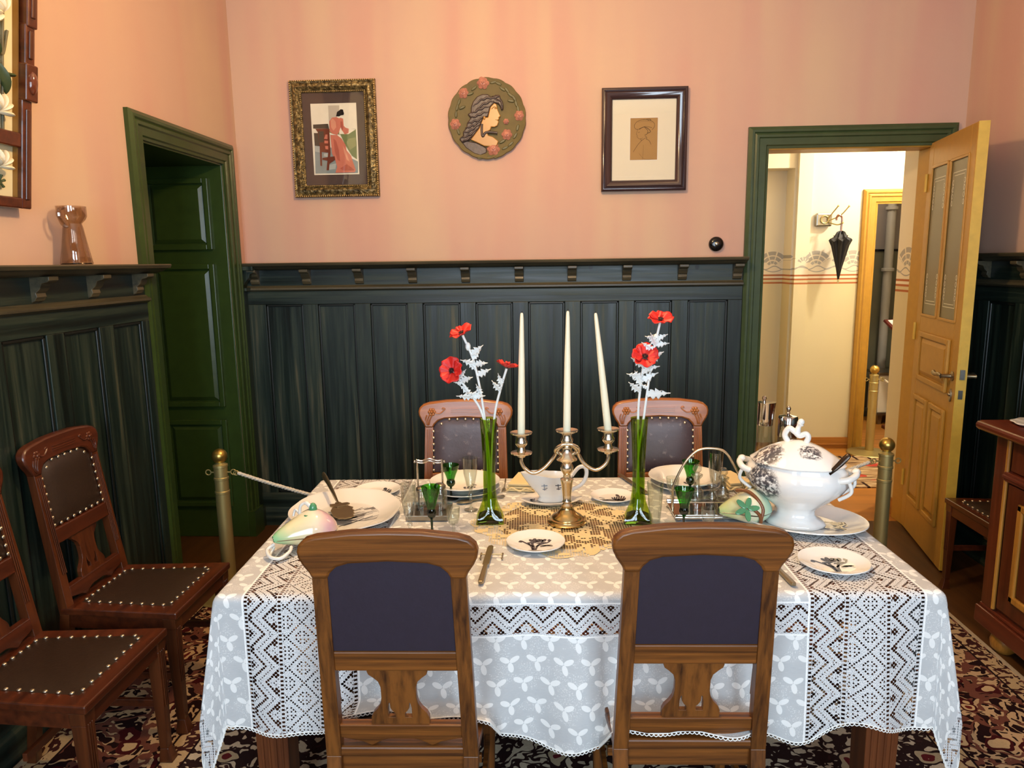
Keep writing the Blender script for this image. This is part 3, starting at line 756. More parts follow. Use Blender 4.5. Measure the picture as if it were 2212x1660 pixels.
    def seat(u, v):
        a = [inn[0][i]*(1-u)+inn[1][i]*u for i in (0,1)]; b_ = [inn[3][i]*(1-u)+inn[2][i]*u for i in (0,1)]
        x = a[0]*(1-v)+b_[0]*v; y = a[1]*(1-v)+b_[1]*v; k = 1.03
        return (x*k, (y-.0)*k, SH+.004+.012*(1-(2*u-1)**4)*(1-(2*v-1)**4))
    st.grid(seat, 14, 14); seato = st.build('seat', M_BRLEATHER, t, smooth=60)
    if nails != 'back':
        for i in range(4):
            a = inn[i]; b_ = inn[(i+1)%4]
            for k in range(8): nail_at(tr(a[0]+(b_[0]-a[0])*(k+.5)/8, a[1]+(b_[1]-a[1])*(k+.5)/8, SH+.007), seato)
    for s in (-1,1):
        r = MB(); r.taper((s*.185,0,.2),(.014,.4),(s*.185,0,.226),(.014,.4)); r.build('stretcher', WX, t, smooth=0, bevel=.002)
    r = MB(); r.box(-.18,.18,-.012,.002,.265,.29); r.build('stretcher', WX, t, smooth=0, bevel=.002)
    return t
TA = RD(1.8)
G1 = 'oak dining chairs at the table'
chair('dining_chair', (M_OAK, M_OAKX), (-.366,1.815,.006), RD(1.2), 'honey oak dining chair seen from behind, by the left lace band', G1, nails='seat')
chair('dining_chair', (M_OAK, M_OAKX), (.346,1.862,.006), RD(1.2), 'honey oak dining chair seen from behind, standing before the cruet and green gourd', G1, nails='seat')
chair('dining_chair', (M_ROAK, M_ROAKX), (-.352,2.79,.006), RD(180), 'light oak carved chair with worn purple leather, across the table behind the left vase', G1, nails='back')
chair('dining_chair', (M_ROAK, M_ROAKX), (.487,2.80,.006), RD(180), 'light oak carved chair with worn purple leather, across the table behind the right vase', G1, nails='back')
G2 = 'mahogany side chairs along the walls'
chair('side_chair', (M_MAH, M_MAHX), (-1.495,2.485,.006), RD(-90), 'reddish mahogany side chair with nailed brown leather, next to the left brass post', G2, carved=1)
chair('side_chair', (M_MAH, M_MAHX), (-1.475,1.955,.006), RD(-90), 'reddish mahogany side chair cut off by the left picture edge, nearest the viewer', G2, carved=1)
chair('leather_stool', (M_MAH, M_MAHX), (2.16,3.33,0), RD(90), 'dark mahogany backless leather seat half hidden between the ochre door and the sideboard', None, back=False).scale = (1,.86,1)

# ------------------------------------------------------------------ table and cloth
TC = (.06, 2.325); TT = .78
t = thing('dining_table', (TC[0],TC[1],0), 'dark walnut dining table under the white lace cloth', 'table', rz=TA)
A_, B_ = .95, .51
p = MB(); p.box(-A_,A_,-B_,B_,TT-.03,TT-.004); p.build('tabletop', M_TABLE, t, smooth=0, bevel=.006)
p = MB(); p.box(-A_+.055,A_-.055,-B_+.07,-B_+.095,TT-.13,TT-.03); p.box(-A_+.055,A_-.055,B_-.095,B_-.07,TT-.13,TT-.03); p.box(-A_+.055,-A_+.08,-B_+.07,B_-.07,TT-.13,TT-.03); p.box(A_-.08,A_-.055,-B_+.07,B_-.07,TT-.13,TT-.03)
p.build('apron', M_TABLE, t, smooth=0)
for sx in (-1,1):
    for sy in (-1,1):
        p = MB(); x, y = sx*(A_-.088), sy*(B_-.085); p.taper((x,y,.0065),(.085,.085),(x,y,TT-.03),(.1,.1))
        for dx in (-.03,-.01,.01,.03): p.taper((x+dx*.9,y-.0435,.1),(.008,.006),(x+dx,y-.051,TT-.14),(.009,.006))
        p.build('leg', M_TABLE, t, smooth=0, bevel=.003)
# cloth: flat sheet coordinates (u,v) draped over the edges
CA, CB = A_+.004, B_+.004
def bump(x, c, w): return exp(-((x-c)/w)**2)
def drop_v(u): return .39 - .035*bump(u,-.43,.16) + .055*bump(u,.285,.18) - .04*bump(u,.76,.09) - .03*bump(u,-.62,.06) + .06*bump(u,-.075,.13) + .05*bump(u,.6,.09) + .02*bump(u,-.86,.1) + .012*sin(u*9)
def on_seat(u): return max(1/(1+exp((abs(u-c)-.222)/.007)) for c in (-.428, .284))
def drop_u(v): return .37 + .025*sin(v*11)
def fold(s_, t_, ph): return (.018*sin(s_*17+ph) + .012*sin(s_*31+ph*2))*t_
def drape(u, v):
    du = max(abs(u)-CA, 0); dv = max(abs(v)-CB, 0); su = 1 if u > 0 else -1; sv = 1 if v > 0 else -1
    r = .018
    def roll(d):
        if d < r*pi/2: return r*sin(d/r), r*(1-cos(d/r))
        return r, r + d - r*pi/2
    if du <= 0 and dv <= 0:
        return (u, v, TT)
    if du <= 0:
        o, dn = roll(dv); tt = min(1, dn/.36)
        ex = 0
        if sv < 0:
            lim = .292 + (1-on_seat(u))*.3
            if dn > lim: ex = dn-lim; dn = lim + .002*sin(ex*60); ex *= .97
        return (u, sv*(CB+o+ex+tt*.022+fold(u, tt, 1.0 if sv < 0 else 2.2)), TT-dn)
    if dv <= 0:
        o, dn = roll(du); tt = min(1, dn/.36)
        return (su*(CA+o+tt*.012+fold(v, tt, .6)), v, TT-dn)
    rho = hypot(du, dv); th = atan2(dv, du); o, dn = roll(rho); tt = min(1, dn/.36)
    k = o + tt*(.012*cos(th)**2 + .022*sin(th)**2 + .045*sin(2*th)**2 + .03*sin(4*th)*sin(2*th)) 
    e0 = fold(sv*CB, tt, .6)*cos(th)**4; e1 = fold(su*CA, tt, 1.0 if sv < 0 else 2.2)*sin(th)**4
    return (su*(CA + (k+e0)*cos(th)), sv*(CB + (k+e1)*sin(th)), TT-dn*.985)
NU, NV = 230, 150
def span(a, n):                                               # parameter -1..1 with rows gathered near the edges
    return [-1+2*i/n for i in range(n+1)]
cl = MB(); uvs = []
def uv_of(i, j):
    a = -1+2*i/NU; b_ = -1+2*j/NV
    fu = .72; fv = .56                                        # share of rows on the flat top
    u = a/fu*CA if abs(a) <= fu else None; v = b_/fv*CB if abs(b_) <= fv else None
    tu = (abs(a)-fu)/(1-fu); tv = (abs(b_)-fv)/(1-fv)
    if v is None: v = (1 if b_ > 0 else -1)*(CB + tv*drop_v(max(-CA,min(CA,(u if u is not None else (CA if a > 0 else -CA))))))
    if u is None: u = (1 if a > 0 else -1)*(CA + tu*drop_u(max(-CB,min(CB,v))))
    return u, v
for j in range(NV+1):
    for i in range(NU+1):
        u, v = uv_of(i, j); uvs.append((u, v)); cl.v.append(drape(u, v))
for j in range(NV):
    for i in range(NU):
        a = j*(NU+1)+i; cl.f.append((a, a+1, a+NU+2, a+NU+1)); cl.m.append(0)
ct = thing('tablecloth', (TC[0],TC[1],0), 'white damask tablecloth with broad lace bands hanging over the table edges', 'tablecloth', rz=TA)
cl.build('cloth', M_CLOTH, ct, smooth=80, uv=uvs, recalc=False)
# crocheted scallops along the hem
path = [uv_of(i, 0) for i in range(NU+1)] + [uv_of(NU, j) for j in range(1, NV+1)] + [uv_of(i, NV) for i in range(NU-1, -1, -1)] + [uv_of(0, j) for j in range(NV-1, 0, -1)]
pts = [Vector(drape(*q)) for q in path]; pts.append(pts[0])
he = MB(); acc = 0; pos = []; step = .0115
for a, b_ in zip(pts, pts[1:]):
    l = (b_-a).length
    while acc < l: pos.append((a+(b_-a)*(acc/l), (b_-a).normalized())); acc += step
    acc -= l
for c, d_ in pos:
    if c.y > .1 and abs(c.x) < CA: continue
    he.tube([c + d_*(.0058*cos(q)) + Vector((0,0,-.0075*sin(q)-.001)) for q in [pi*k/4 for k in range(5)]], .0014, 4)
he.build('scalloped_edging', M_CROCHET, ct, smooth=60)
he = MB(); hp = [p_ for p_ in pts[:-1]]; he.tube(hp, .0018, 5, closed=True); he.build('hem', M_CROCHET, ct, smooth=60)

d = MB(); R_ = []
for i in range(64):
    a = 2*pi*i/64; base = .285/max(abs(cos(a))**1.0*1.0+abs(sin(a))*.55, abs(sin(a))*1.0+abs(cos(a))*.55)*1.12
    R_.append((base*(1+.035*(1 if (i//2) % 2 else -1))*cos(a), base*.92*(1+.035*(1 if (i//2) % 2 else -1))*sin(a)))
dv = [(0,0,0)]+[(x*.5,y*.5,0) for x,y in R_]+[(x,y,0) for x,y in R_]
d.add(dv, [(0,1+i,1+(i+1)%64) for i in range(64)]+[(1+i,65+i,65+(i+1)%64,1+(i+1)%64) for i in range(64)])
o = d.build('lace_doily', M_DOILY, None, smooth=0, recalc=False); o.location = (.05,2.315,.7818); o.rotation_euler = (0,0,TA)
tag(o, 'cream filet crochet doily under the candelabra in the middle of the table', 'doily')

# ------------------------------------------------------------------ rugs
r = MB(); r.box(-1.83,1.83,-1.96,1.96,0,.006)
o = r.build('persian_rug', M_RUG, None, smooth=0); o.location = (.045,1.4,.0); tag(o, 'maroon and cream floral rug spread under the table and chairs', 'rug')
r = MB(); r.box(-1.1,1.1,-.42,.42,0,.01)
o = r.build('hall_runner', M_HRUG, None, smooth=0); o.location = (2.2,5.56,0); tag(o, 'faded red and beige runner on the hall floor', 'rug')

# ------------------------------------------------------------------ sideboard
t = thing('sideboard', (0,0,0), 'reddish walnut sideboard cut off by the right picture edge', 'sideboard')
sx, ex, y1, y0 = 1.868, 2.33, 3.0, 1.6
p = MB(); p.box(sx+.012, ex, y0, y1, .16, .93); p.build('carcass', M_SIDE, t, smooth=0, bevel=.003)
p = MB(); p.prism([(-.06,.932),(-.07,.94),(-.072,.955),(-.066,.966),(-.05,.97),(.47,.97),(.47,.932)], y0-.05, y1+.05, 'y', 0, tr(sx,0,0)); p.build('top', M_SIDEX, t, smooth=35, bevel=.004)
p = MB(); p.box(sx-.02, ex, y0-.02, y1+.02, .09, .165); p.box(sx-.008, ex, y0-.01, y1+.01, .165, .18); p.build('plinth', M_SIDEX, t, smooth=0, bevel=.005)
p = MB(); p.box(sx-.006, sx+.02, y1-.075, y1+.003, .18, .932); p.build('pilaster', M_SIDE, t, smooth=0, bevel=.003)
q = MB(); q.tube([(sx-.008,y1-.082,.19),(sx-.008,y1-.082,.92)], .008, 8); q.build('corner_bead', M_GILTWOOD, t)
for k in (0,1):
    ya, yb = y1-.095-k*.62, y1-.69-k*.62
    dr = MB(); dr.box(sx-.002, sx+.02, yb, ya, .79, .92); Mx = on_left(0,0,0)
    dro = dr.build('drawer', M_SIDE, t, smooth=0, bevel=.003)
    kb = MB(); kb.lathe([(0,0),(.006,0),(.006,.012),(.014,.02),(.012,.028),(0,.03)], 14, M=tr(sx-.002,(ya+yb)/2,.855) @ roty(RD(-90))); kb.build('knob', M_BRASS, dro)
    ml = MB(); ml.box(sx-.016, sx+.02, yb-.02, ya+.02, .745, .785); ml.box(sx-.022, sx+.02, yb-.02, ya+.02, .757, .772); ml.build('rail_moulding', M_SIDEX, t, smooth=0, bevel=.004)
    dd = MB(); ML = frame((0,-1,0),(0,0,1),(-1,0,0),(sx,0,0)); dd.box(-ya,-yb,.2,.735,-.02,.004,0,ML); dd.box(-ya+.12,-yb-.12,.31,.64,.004,.01,0,ML)
    do = dd.build('door', M_SIDE, t, smooth=0, bevel=.003)
    mm = MB(); a, b_ = -ya+.085, -yb-.085
    for (u0,u1,z0,z1) in ((a,a+.03,.27,.68),(b_-.03,b_,.27,.68),(a,b_,.27,.3),(a,b_,.65,.68)): mm.box(u0,u1,z0,z1,.002,.018,0,ML)
    mm.build('door_moulding', M_GILTWOOD, do, smooth=0, bevel=.006)
for yy in (y1-.09, y0+.09):
    for xx in (sx+.05, ex-.06):
        ft = MB(); ft.lathe([(0,0),(.03,0),(.05,.02),(.055,.045),(.048,.07),(.03,.09)], 18, (xx,yy,0)); ft.build('foot', M_GILTWOOD, t)
w = MB()
w.lathe([(0,0),(.05,.0),(.09,.006),(.1,.012),(.096,.014),(.05,.006),(0,.006)], 28, fn=lambda a,r,z: (1+.06*sin(8*a)*(r > .08), 0))
o = w.build('porcelain_dish', M_WHITE, None); o.location = (1.98,2.93,.97); tag(o, 'small white wavy dish on the sideboard top', 'dish')

# ------------------------------------------------------------------ stanchions and ropes
def stanchion(loc, label, g, ringdir=0):
    t = thing('stanchion', loc, label, 'barrier post', g, rz=ringdir)
    b_ = MB(); b_.lathe([(0,0),(.175,0),(.178,.006),(.17,.014),(.06,.026),(.045,.03),(0,.03)], 40); b_.build('base', M_BRASS, t)
    p = MB(); p.lathe([(.034,.028),(.034,.53),(.036,.532),(.036,.542),(.033,.545),(.033,.6),(.036,.602),(.036,.612),(.033,.615),(.033,.664),(.036,.666),(.0355,.676),(.022,.684),(.018,.69),(0,.69)], 28); p.build('post', M_BRASS, t)
    k = MB(); k.ball((0,0,.72), .0375, 24); k.build('ball_finial', M_GOLDBALL, t)
    for s in (-1,1):
        e = MB(); e.tube([(s*.03,0,.637),(s*.05,0,.637)], .0035, 6); e.tube([(s*.062+.013*cos(a),0,.637+.013*sin(a)) for a in [2*pi*i/14 for i in range(14)]], .003, 6, closed=True); e.build('eyelet', M_BRASS, t)
    return t
GS = 'brass rope posts'
SL = (-1.618,3.4,0); SR = (1.70,3.6,0)
stanchion((SL[0],SL[1],.0), 'brass barrier post with ball top in front of the left green doorway', GS, atan2(.2,3.3))
stanchion((SR[0],SR[1],0), 'brass barrier post with ball top behind the tureen, by the open ochre door', GS, atan2(.2,3.3))
stanchion((2.735,6.1,0), 'brass barrier post with ball top out in the hall before the far doorway', GS, 0)
def rope(a, b_, sag, label, name='barrier_rope', hooks=True):
    A = Vector(a); B = Vector(b_); n = 260; L = []
    t = thing(name, (0,0,0), label, 'rope', 'barrier ropes')
    c = [A+(B-A)*(i/n)+Vector((0,0,-sag*4*(i/n)*(1-i/n))) for i in range(n+1)]
    d_ = (B-A).normalized(); s_ = d_.cross(Vector((0,0,1))).normalized()
    m = MB()
    tw = (B-A).length/.016
    for ph in (0, 2*pi/3, 4*pi/3):
        m.tube([p_+(s_*cos(ph+2*pi*tw/3*i/n)+Vector((0,0,1))*sin(ph+2*pi*tw/3*i/n))*.0052 for i, p_ in enumerate(c)], .0056, 6)
    m.build('cord', M_ROPE, t, smooth=70)
    h = MB()
    for e, sg in ((A,1),(B,-1)):
        h.tube([e + d_*sg*(-.008+.012*cos(q)) + Vector((0,0,.011*sin(q))) for q in [2*pi*i/12 for i in range(12)]], .003, 6, closed=True)
    h.build('hook', M_BRASS, t)
    return t
u = Vector((3.318,.2,0)).normalized()
rope(Vector((*SL[:2],.632))+u*.083, Vector((*SR[:2],.632))-u*.083, .3, 'white twisted rope slung behind the table between two brass posts')
rope((2.818,6.1,.632), (4.05,6.1,.632), .22, 'white twisted rope hanging from the brass post in the hall')
# ------------------------------------------------------------------ things on the walls
def mould_frame(mb, w, h, prof, mi=0, M=None):                # prof: (distance from outer edge inwards, height)
    rs = []
    for (cx, cy, dx, dy) in ((-w/2,-h/2,1,1),(w/2,-h/2,-1,1),(w/2,h/2,-1,-1),(-w/2,h/2,1,-1)):
        rs.append([(cx+dx*p, cy+dy*p, q) for p, q in prof])
    rs.append(rs[0]); mb.loft(rs, mi, M, caps=False)
# gilt framed painting
t = thing('framed_painting', (-1.232,YB-.004,2.372), 'gilt framed painting of a woman in a pink dress seen from behind', 'painting')
F = on_back(0,0,0); W_, H_ = .505, .66
m = MB(); mould_frame(m, W_, H_, [(0,0),(0,.022),(.008,.03),(.016,.026),(.024,.034),(.04,.038),(.054,.024),(.06,.02),(.064,.024),(.07,.018),(.07,0)], 0, F)
m.build('picture_frame', M_GILT, t, smooth=40)
def beads(mb, w, h, r, z, step):
    for (ax, ay, bx, by) in ((-w/2,-h/2,w/2,-h/2),(w/2,-h/2,w/2,h/2),(w/2,h/2,-w/2,h/2),(-w/2,h/2,-w/2,-h/2)):
        n = int(hypot(bx-ax,by-ay)/step)
        for i in range(n): mb.ball((ax+(bx-ax)*i/n, ay+(by-ay)*i/n, z), r, 6, 0, F)
M_BEAD = plain('bright_gilt_bead', (214,190,132), .3, 1)
for q in ((W_-.012, H_-.012, .0052, .029, .0125), (W_-.128, H_-.128, .004, .023, .0105)):
    m = MB(); beads(m, *q); m.build('beading', M_BEAD, t, smooth=60)
m = MB(); m.box(-W_/2+.065, W_/2-.065, -H_/2+.065, H_/2-.065, .002, .01, 0, F); m.build('mat_board', M_MATBOARD, t, smooth=0)
names = list(M_ARTS); AI = {k: i for i, k in enumerate(names)}
pw, ph = .258, .39
m = MB()
def ap(x, y):                                                  # photo sketch units to picture plane
    s_ = (y-330)/972; x0 = 335+55*s_; x1 = 972+53*s_; k = (x-x0)/(x1-x0); y0 = 330-18*k
    return ((k-.5)*pw, (.5-(y-y0)/973)*ph - .0)
lay = [.0104]
def art(pts, col):
    lay[0] += .00022; m.flat([ap(*p) for p in pts], lay[0], AI[col], F)
m.box(-pw/2-.006, pw/2+.006, -ph/2-.006, ph/2+.006, .01, .0104, AI['art_white'], F)
art([(345,340),(580,335),(585,600),(360,605)], 'art_white'); art([(580,338),(742,334),(745,560),(596,660)], 'art_wall'); art([(742,332),(968,325),(985,660),(745,660)], 'art_white')
art([(415,580),(420,520),(405,500),(430,450),(450,470),(480,500),(478,582)], 'art_white')
art([(360,605),(580,592),(595,662),(362,662)], 'art_dado'); art([(362,662),(600,660),(602,735),(372,722)], 'art_white')
art([(372,722),(600,730),(610,930),(384,900)], 'art_dado'); art([(384,900),(620,925),(1020,1120),(1022,1282),(395,1298)], 'art_blue')
art([(384,905),(480,915),(470,1000),(390,985)], 'art_blue_pale'); art([(520,1010),(600,1000),(600,1060),(520,1050)], 'art_blue_pale'); art([(600,1170),(700,1150),(690,1230),(600,1240)], 'art_blue_pale')
art([(590,665),(985,662),(1000,900),(1005,1090),(930,1040),(840,900),(760,740),(600,735)], 'art_green'); art([(850,850),(880,800),(985,780),(990,900),(900,960)], 'art_green_pale'); art([(745,650),(985,668),(880,735),(745,735)], 'art_white')
art([(598,560),(640,505),(720,498),(800,520),(810,620),(835,645),(885,660),(880,720),(825,742),(790,690),(765,640),(745,700),(715,750),(650,735),(605,700)], 'art_pink')
art([(620,545),(650,520),(690,560),(700,640),(660,690),(625,640)], 'art_pink_pale'); art([(760,560),(790,560),(805,650),(785,690),(765,640)], 'art_pink_dark')
art([(700,495),(800,470),(790,500),(740,516)], 'art_white')
art([(600,715),(680,745),(640,748),(602,740)], 'art_white')
art([(615,750),(715,752),(780,800),(840,890),(850,960),(920,1040),(945,1120),(990,1240),(975,1275),(690,1285),(715,1200),(690,1110),(640,1010)], 'art_pink')
art([(660,800),(700,830),(740,960),(760,1120),(720,1100),(680,980)], 'art_pink_dark'); art([(800,900),(835,960),(880,1080),(905,1130),(860,1100),(820,1010)], 'art_pink_pale'); art([(760,1220),(860,1160),(970,1240),(960,1250),(800,1250)], 'art_pink_dark')
art([(700,490),(712,430),(745,408),(765,390),(800,395),(806,425),(815,445),(808,470),(770,475),(745,490)], 'art_black')
art([(395,665),(600,662),(620,1000),(595,1250),(560,1250),(585,1000),(490,990),(495,1190),(470,1185),(460,900),(430,710)], 'art_brown')
art([(545,745),(575,745),(575,810),(525,805)], 'art_pink'); art([(530,830),(582,832),(582,870),(530,868)], 'art_pink'); art([(540,905),(585,905),(585,955),(545,950)], 'art_pink')
art([(500,1075),(680,1050),(690,1100),(600,1160),(600,1120),(500,1100)], 'art_brown'); art([(440,700),(520,700),(520,850),(455,860)], 'art_dado')
m.build('canvas', [M_ARTS[k] for k in names], t, smooth=0, recalc=False)
m = MB(); m.box(-W_/2+.066, W_/2-.066, -H_/2+.066, H_/2-.066, .0175, .0185, 0, F); m.build('glazing', M_PANE, t, smooth=0)

# dark framed sketch
t = thing('framed_sketch', (.568,YB-.004,2.33), 'dark polished frame with a small pencil sketch of a hatted woman on tan paper', 'picture')
W_, H_ = .487, .572
m = MB(); mould_frame(m, W_, H_, [(0,0),(0,.03),(.006,.036),(.014,.036),(.018,.03),(.03,.04),(.045,.036),(.058,.02),(.062,.016),(.062,0)], 0, F); m.build('picture_frame', M_FRAMEB, t, smooth=45)
m = MB(); m.box(-W_/2+.058, W_/2-.058, -H_/2+.058, H_/2-.058, .002, .009, 0, F); m.build('mat_board', M_MATWHITE, t, smooth=0)
m = MB(); sw, shh = .156, .232; cx, cy = 0.0, .006
m.box(cx-sw/2-.003, cx+sw/2+.003, cy-shh/2-.003, cy+shh/2+.003, .009, .0094, 2, F); m.box(cx-sw/2, cx+sw/2, cy-shh/2, cy+shh/2, .0094, .0098, 0, F)
def sk(x, y): return (cx+((x-537)/193-.5)*sw, cy+(.5-(y-450)/298)*shh)
def line(pts, w=.0019): m.ribbon([tuple(q)[:2] for q in bez([(*sk(*p),0) for p in pts], 5)], w, .0101, 1, F)
line([(565,500),(585,475),(630,462),(680,470),(705,490),(706,515),(690,535)]); line([(565,500),(568,520),(590,530),(640,512),(690,520)]); line([(590,480),(640,472),(690,482)], .0008)
line([(650,460),(668,458),(682,466),(660,468)], .002)
line([(600,530),(630,515),(660,525),(680,548),(655,560)], .003); line([(640,520),(660,540),(655,565),(640,570)], .0022)
line([(590,530),(584,550),(580,565),(588,572),(586,582),(592,590),(604,598),(628,592)], .0014); line([(592,552),(604,550)], .0018)
line([(640,575),(655,590),(650,602)]); line([(610,598),(615,612),(595,635),(575,665),(560,690)]); line([(650,600),(672,612),(685,640)]); line([(615,612),(632,600),(650,590)])
line([(632,640),(630,700),(625,745)], .0009); line([(600,700),(640,742),(700,744)], .0009)
m.build('sketch', [M_TAN, M_PENCIL, M_PAPERW], t, smooth=0, recalc=False)
m = MB(); m.box(-W_/2+.06, W_/2-.06, -H_/2+.06, H_/2-.06, .0145, .0155, 0, F); m.build('glazing', M_PANE, t, smooth=0)

# round relief plaque
t = thing('relief_plaque', (-.335,YB-.002,2.466), 'round olive ceramic plaque with a gold-faced woman in profile and pink roses', 'wall plate')
PR = .222
m = MB(); m.lathe([(0,0),(PR*.7,0),(PR*.97,.018),(PR,.024),(PR*.985,.028),(PR*.9,.022),(PR*.75,.016),(0,.016)], 96, M=F, fn=lambda a,r,z: (1+.022*abs(sin(9*a))*(r > PR*.8), 0))
m.build('plaque_body', M_PLAQUE, t, smooth=50)
def pp(x, y): return ((x-812)/600*PR, (815-y)/600*PR)
def relief(poly, mat, nm, z0, z1, bev=.005, parent=None):
    m = MB(); m.prism([pp(*q) for q in poly], z0, z1, 'z', 0, F); return m.build(nm, mat, parent or t, smooth=60, bevel=bev)
head = [(870,650),(930,590),(970,610),(985,690),(1005,735),(1030,790),(1000,808),(1008,828),(985,850),(1000,868),(975,930),(930,950),(880,945),(865,990),(810,1020),(830,1070),(900,1090),(990,1160),(960,1230),(860,1240),(760,1230),(640,1170),(550,1130),(610,1060),(690,960),(720,890),(760,800),(830,800),(850,720)]
hd = relief(head, M_PLSKIN, 'relief_face', .014, .034, .008)
m = MB(); m.ball((*pp(955,672),.034), .006, 10, 0, F, (1.4,.6,.6)); m.tube([(*q.xy,.035) for q in bez([(*pp(890,680),0),(*pp(930,650),0),(*pp(975,668),0)],5)], .0022, 6, 0, F); m.tube([(*q.xy,.034) for q in bez([(*pp(990,842),0),(*pp(970,845),0),(*pp(950,838),0)],5)], .0018, 6, 0, F); m.ball((*pp(775,810),.035), .009, 10, 0, F, (.8,1.2,.6))
m.build('facial_feature', M_PLSKIN, hd, smooth=60)
cap = [(565,720),(565,650),(600,560),(660,490),(740,455),(830,455),(890,500),(950,470),(1020,470),(1030,520),(1060,560),(1070,620),(1075,690),(1040,700),(1020,640),(990,600),(930,590),(870,650),(850,720),(830,790),(750,810),(720,890),(690,960),(610,1060),(550,1130),(420,1180),(370,1110),(440,1060),(430,1010),(490,950),(500,880),(560,800),(510,745)]
hr = relief(cap, M_PLHAIR, 'relief_hair', .014, .034, .006)
m = MB()
for P_ in ([(600,640),(700,560),(800,520),(900,520),(1000,560)],[(640,700),(740,620),(840,580),(930,560)],[(580,740),(660,700),(760,660),(850,640)],[(560,800),(650,780),(740,740),(830,720)],[(520,890),(600,860),(690,840),(760,780)],[(470,960),(560,930),(640,900),(720,850)],[(440,1030),(540,1000),(620,950),(700,900)],[(400,1110),(500,1070),(580,1030),(660,960)],[(420,1160),(520,1110),(580,1060)],[(900,500),(960,510),(1010,490)],[(960,540),(1030,560),(1060,640),(1040,690)]):
    w = bez([(*pp(*q),0) for q in P_], 7); m.tube([(q.x, q.y+.003*sin(i*.9), .036) for i, q in enumerate(w)], [.0055*sin(pi*(i+.6)/(len(w)+.2))+.0015 for i in range(len(w))], 7, 0, F)
m.build('hair_lock', M_PLHAIR, hr, smooth=60)
dr_ = relief([(370,1110),(540,1150),(640,1170),(760,1230),(800,1260),(800,1330),(700,1370),(600,1340),(470,1250)], M_PLHAIR, 'relief_drapery', .013, .024, .006)
m = MB(); m.tube([(*q.xy,.036) for q in bez([(*pp(735,900),0),(*pp(730,1000),0),(*pp(745,1085),0),(*pp(790,1030),0),(*pp(880,1025),0),(*pp(975,1040),0)],6)], .007, 8, 0, F); m.build('relief_ribbon', M_PLHAIR, t, smooth=60)
def rose(mb, x, y, r, z=.022):
    c = pp(x, y)
    for (k, n, h) in ((1.0,6,0),(.66,5,.006),(.34,4,.011)):
        for q in range(n):
            a = 2*pi*q/n+k*2; mb.ball((c[0]+r*k*.62*cos(a), c[1]+r*k*.62*sin(a), z+h), r*.46, 8, 0, F @ Matrix.Identity(4), (1,1,.45))
    mb.ball((*c, z+.014), r*.3, 8, 0, F)
for (x, y, r) in ((760,285,.034),(450,425,.03),(310,890,.031),(1320,780,.029),(1120,1060,.03),(905,1275,.036),(1110,865,.016)):
    m = MB(); rose(m, x, y, r); m.build('rose', M_PLROSE, t, smooth=60)
for (x, y, a) in ((920,280,.2),(1000,300,-.4),(1060,380,-.6),(1130,400,-.9),(1180,470,-.7),(1240,520,-1),(1270,600,-1.3),(1190,560,-.2),(1300,680,-1.4),(380,560,1.2),(350,640,1.3),(430,640,.4),(330,740,1.5),(360,1000,1.9),(1290,960,1.3),(1250,1080,1),(1180,1200,.7),(1090,1260,.4),(1050,1160,.5),(700,1400,.1),(840,1400,.2),(960,1390,.4),(560,440,.3),(620,360,.6)):
    m = MB(); c = pp(x, y); m.prism([(c[0]+q[0], c[1]+q[1]) for q in ell(0,0,.021,.008,a,10)], .016, .026, 'z', 0, F); m.build('leaf', M_PLLEAF, t, smooth=60, bevel=.003)

t = thing('light_switch', (1.0,YB-.002,1.735), 'black round knob switch on the salmon wall beside the doorway', 'switch')
m = MB(); m.lathe([(0,0),(.04,0),(.043,.006),(.042,.016),(.034,.026),(.02,.03),(0,.03)], 36, M=F); m.build('switch_plate', M_BLACK, t, smooth=50)
m = MB(); m.lathe([(.012,.028),(.013,.034),(.007,.038),(0,.038)], 20, M=F); m.build('switch_knob', M_PEWTER, t)

# mahogany framed lily relief on the left wall, tilted forward
t = thing('lily_relief_panel', (XL+.004,2.0,1.856), 'carved mahogany frame with ivory lily reliefs, cut off at the top left corner', 'wall panel'); t.rotation_euler = (0,RD(7.5),0)
L_ = on_left(0,0,0)                                            # local x along +y (from y=2.0), y up, z out
m = MB(); m.box(-.5,.46,.01,1.3,0,.012,0,L_); m.build('relief_ground', M_CREAMP, t, smooth=0)
for q in ((.455,.5,0,.36,.045),(-.5,-.436,0,1.34,.045),(.461,.506,.47,.6,.05),(.464,.512,.59,1.34,.055),(.456,.512,.355,.475,.058),(-.5,.456,0,.036,.045),(-.5,.456,.2,.248,.04),(-.5,.51,1.3,1.36,.045)):
    m = MB(); m.box(q[0],q[1],q[2],q[3],0,q[4],0,L_); m.build('frame_bar', M_MAHX, t, smooth=0, bevel=.005)
for q in ((.468,.486,.03,.33,.043,.05),(.474,.492,.49,.58,.048,.056),(.478,.498,.62,.9,.053,.06)):
    m = MB(); m.box(*q,0,L_); m.build('frame_inlay', M_MAH, t, smooth=0, bevel=.004)
m = MB(); m.ball((.484,.415,.056), .022, 20, 0, L_, (.85,1.75,.7)); m.build('oval_boss', plain('polished_wood_boss', (100,50,32), .12, coat=.6), t)
for q in ((.45,.4555,.248,1.3,.01,.03),(.451,.4555,.036,.2,.01,.028)):
    m = MB(); m.box(*q,0,L_); m.build('gilt_slip', plain('dull_gilt_slip', (148,112,60), .4, .6), t, smooth=0)
def lily(mb, x, y, r, up):
    for q in range(5):
        a = up + (q-2)*.62; c = Vector((x,y,.02)); tip = Vector((x+r*cos(a), y+r*sin(a), .034)); mid = (c+tip)/2 + Vector((0,0,.014))
        w = bez([c, mid, tip], 5); mb.tube(w, [r*.06+r*.24*sin(pi*min(1,(i+.5)/len(w))) for i in range(len(w))], 8, 0, L_, flat=.45)
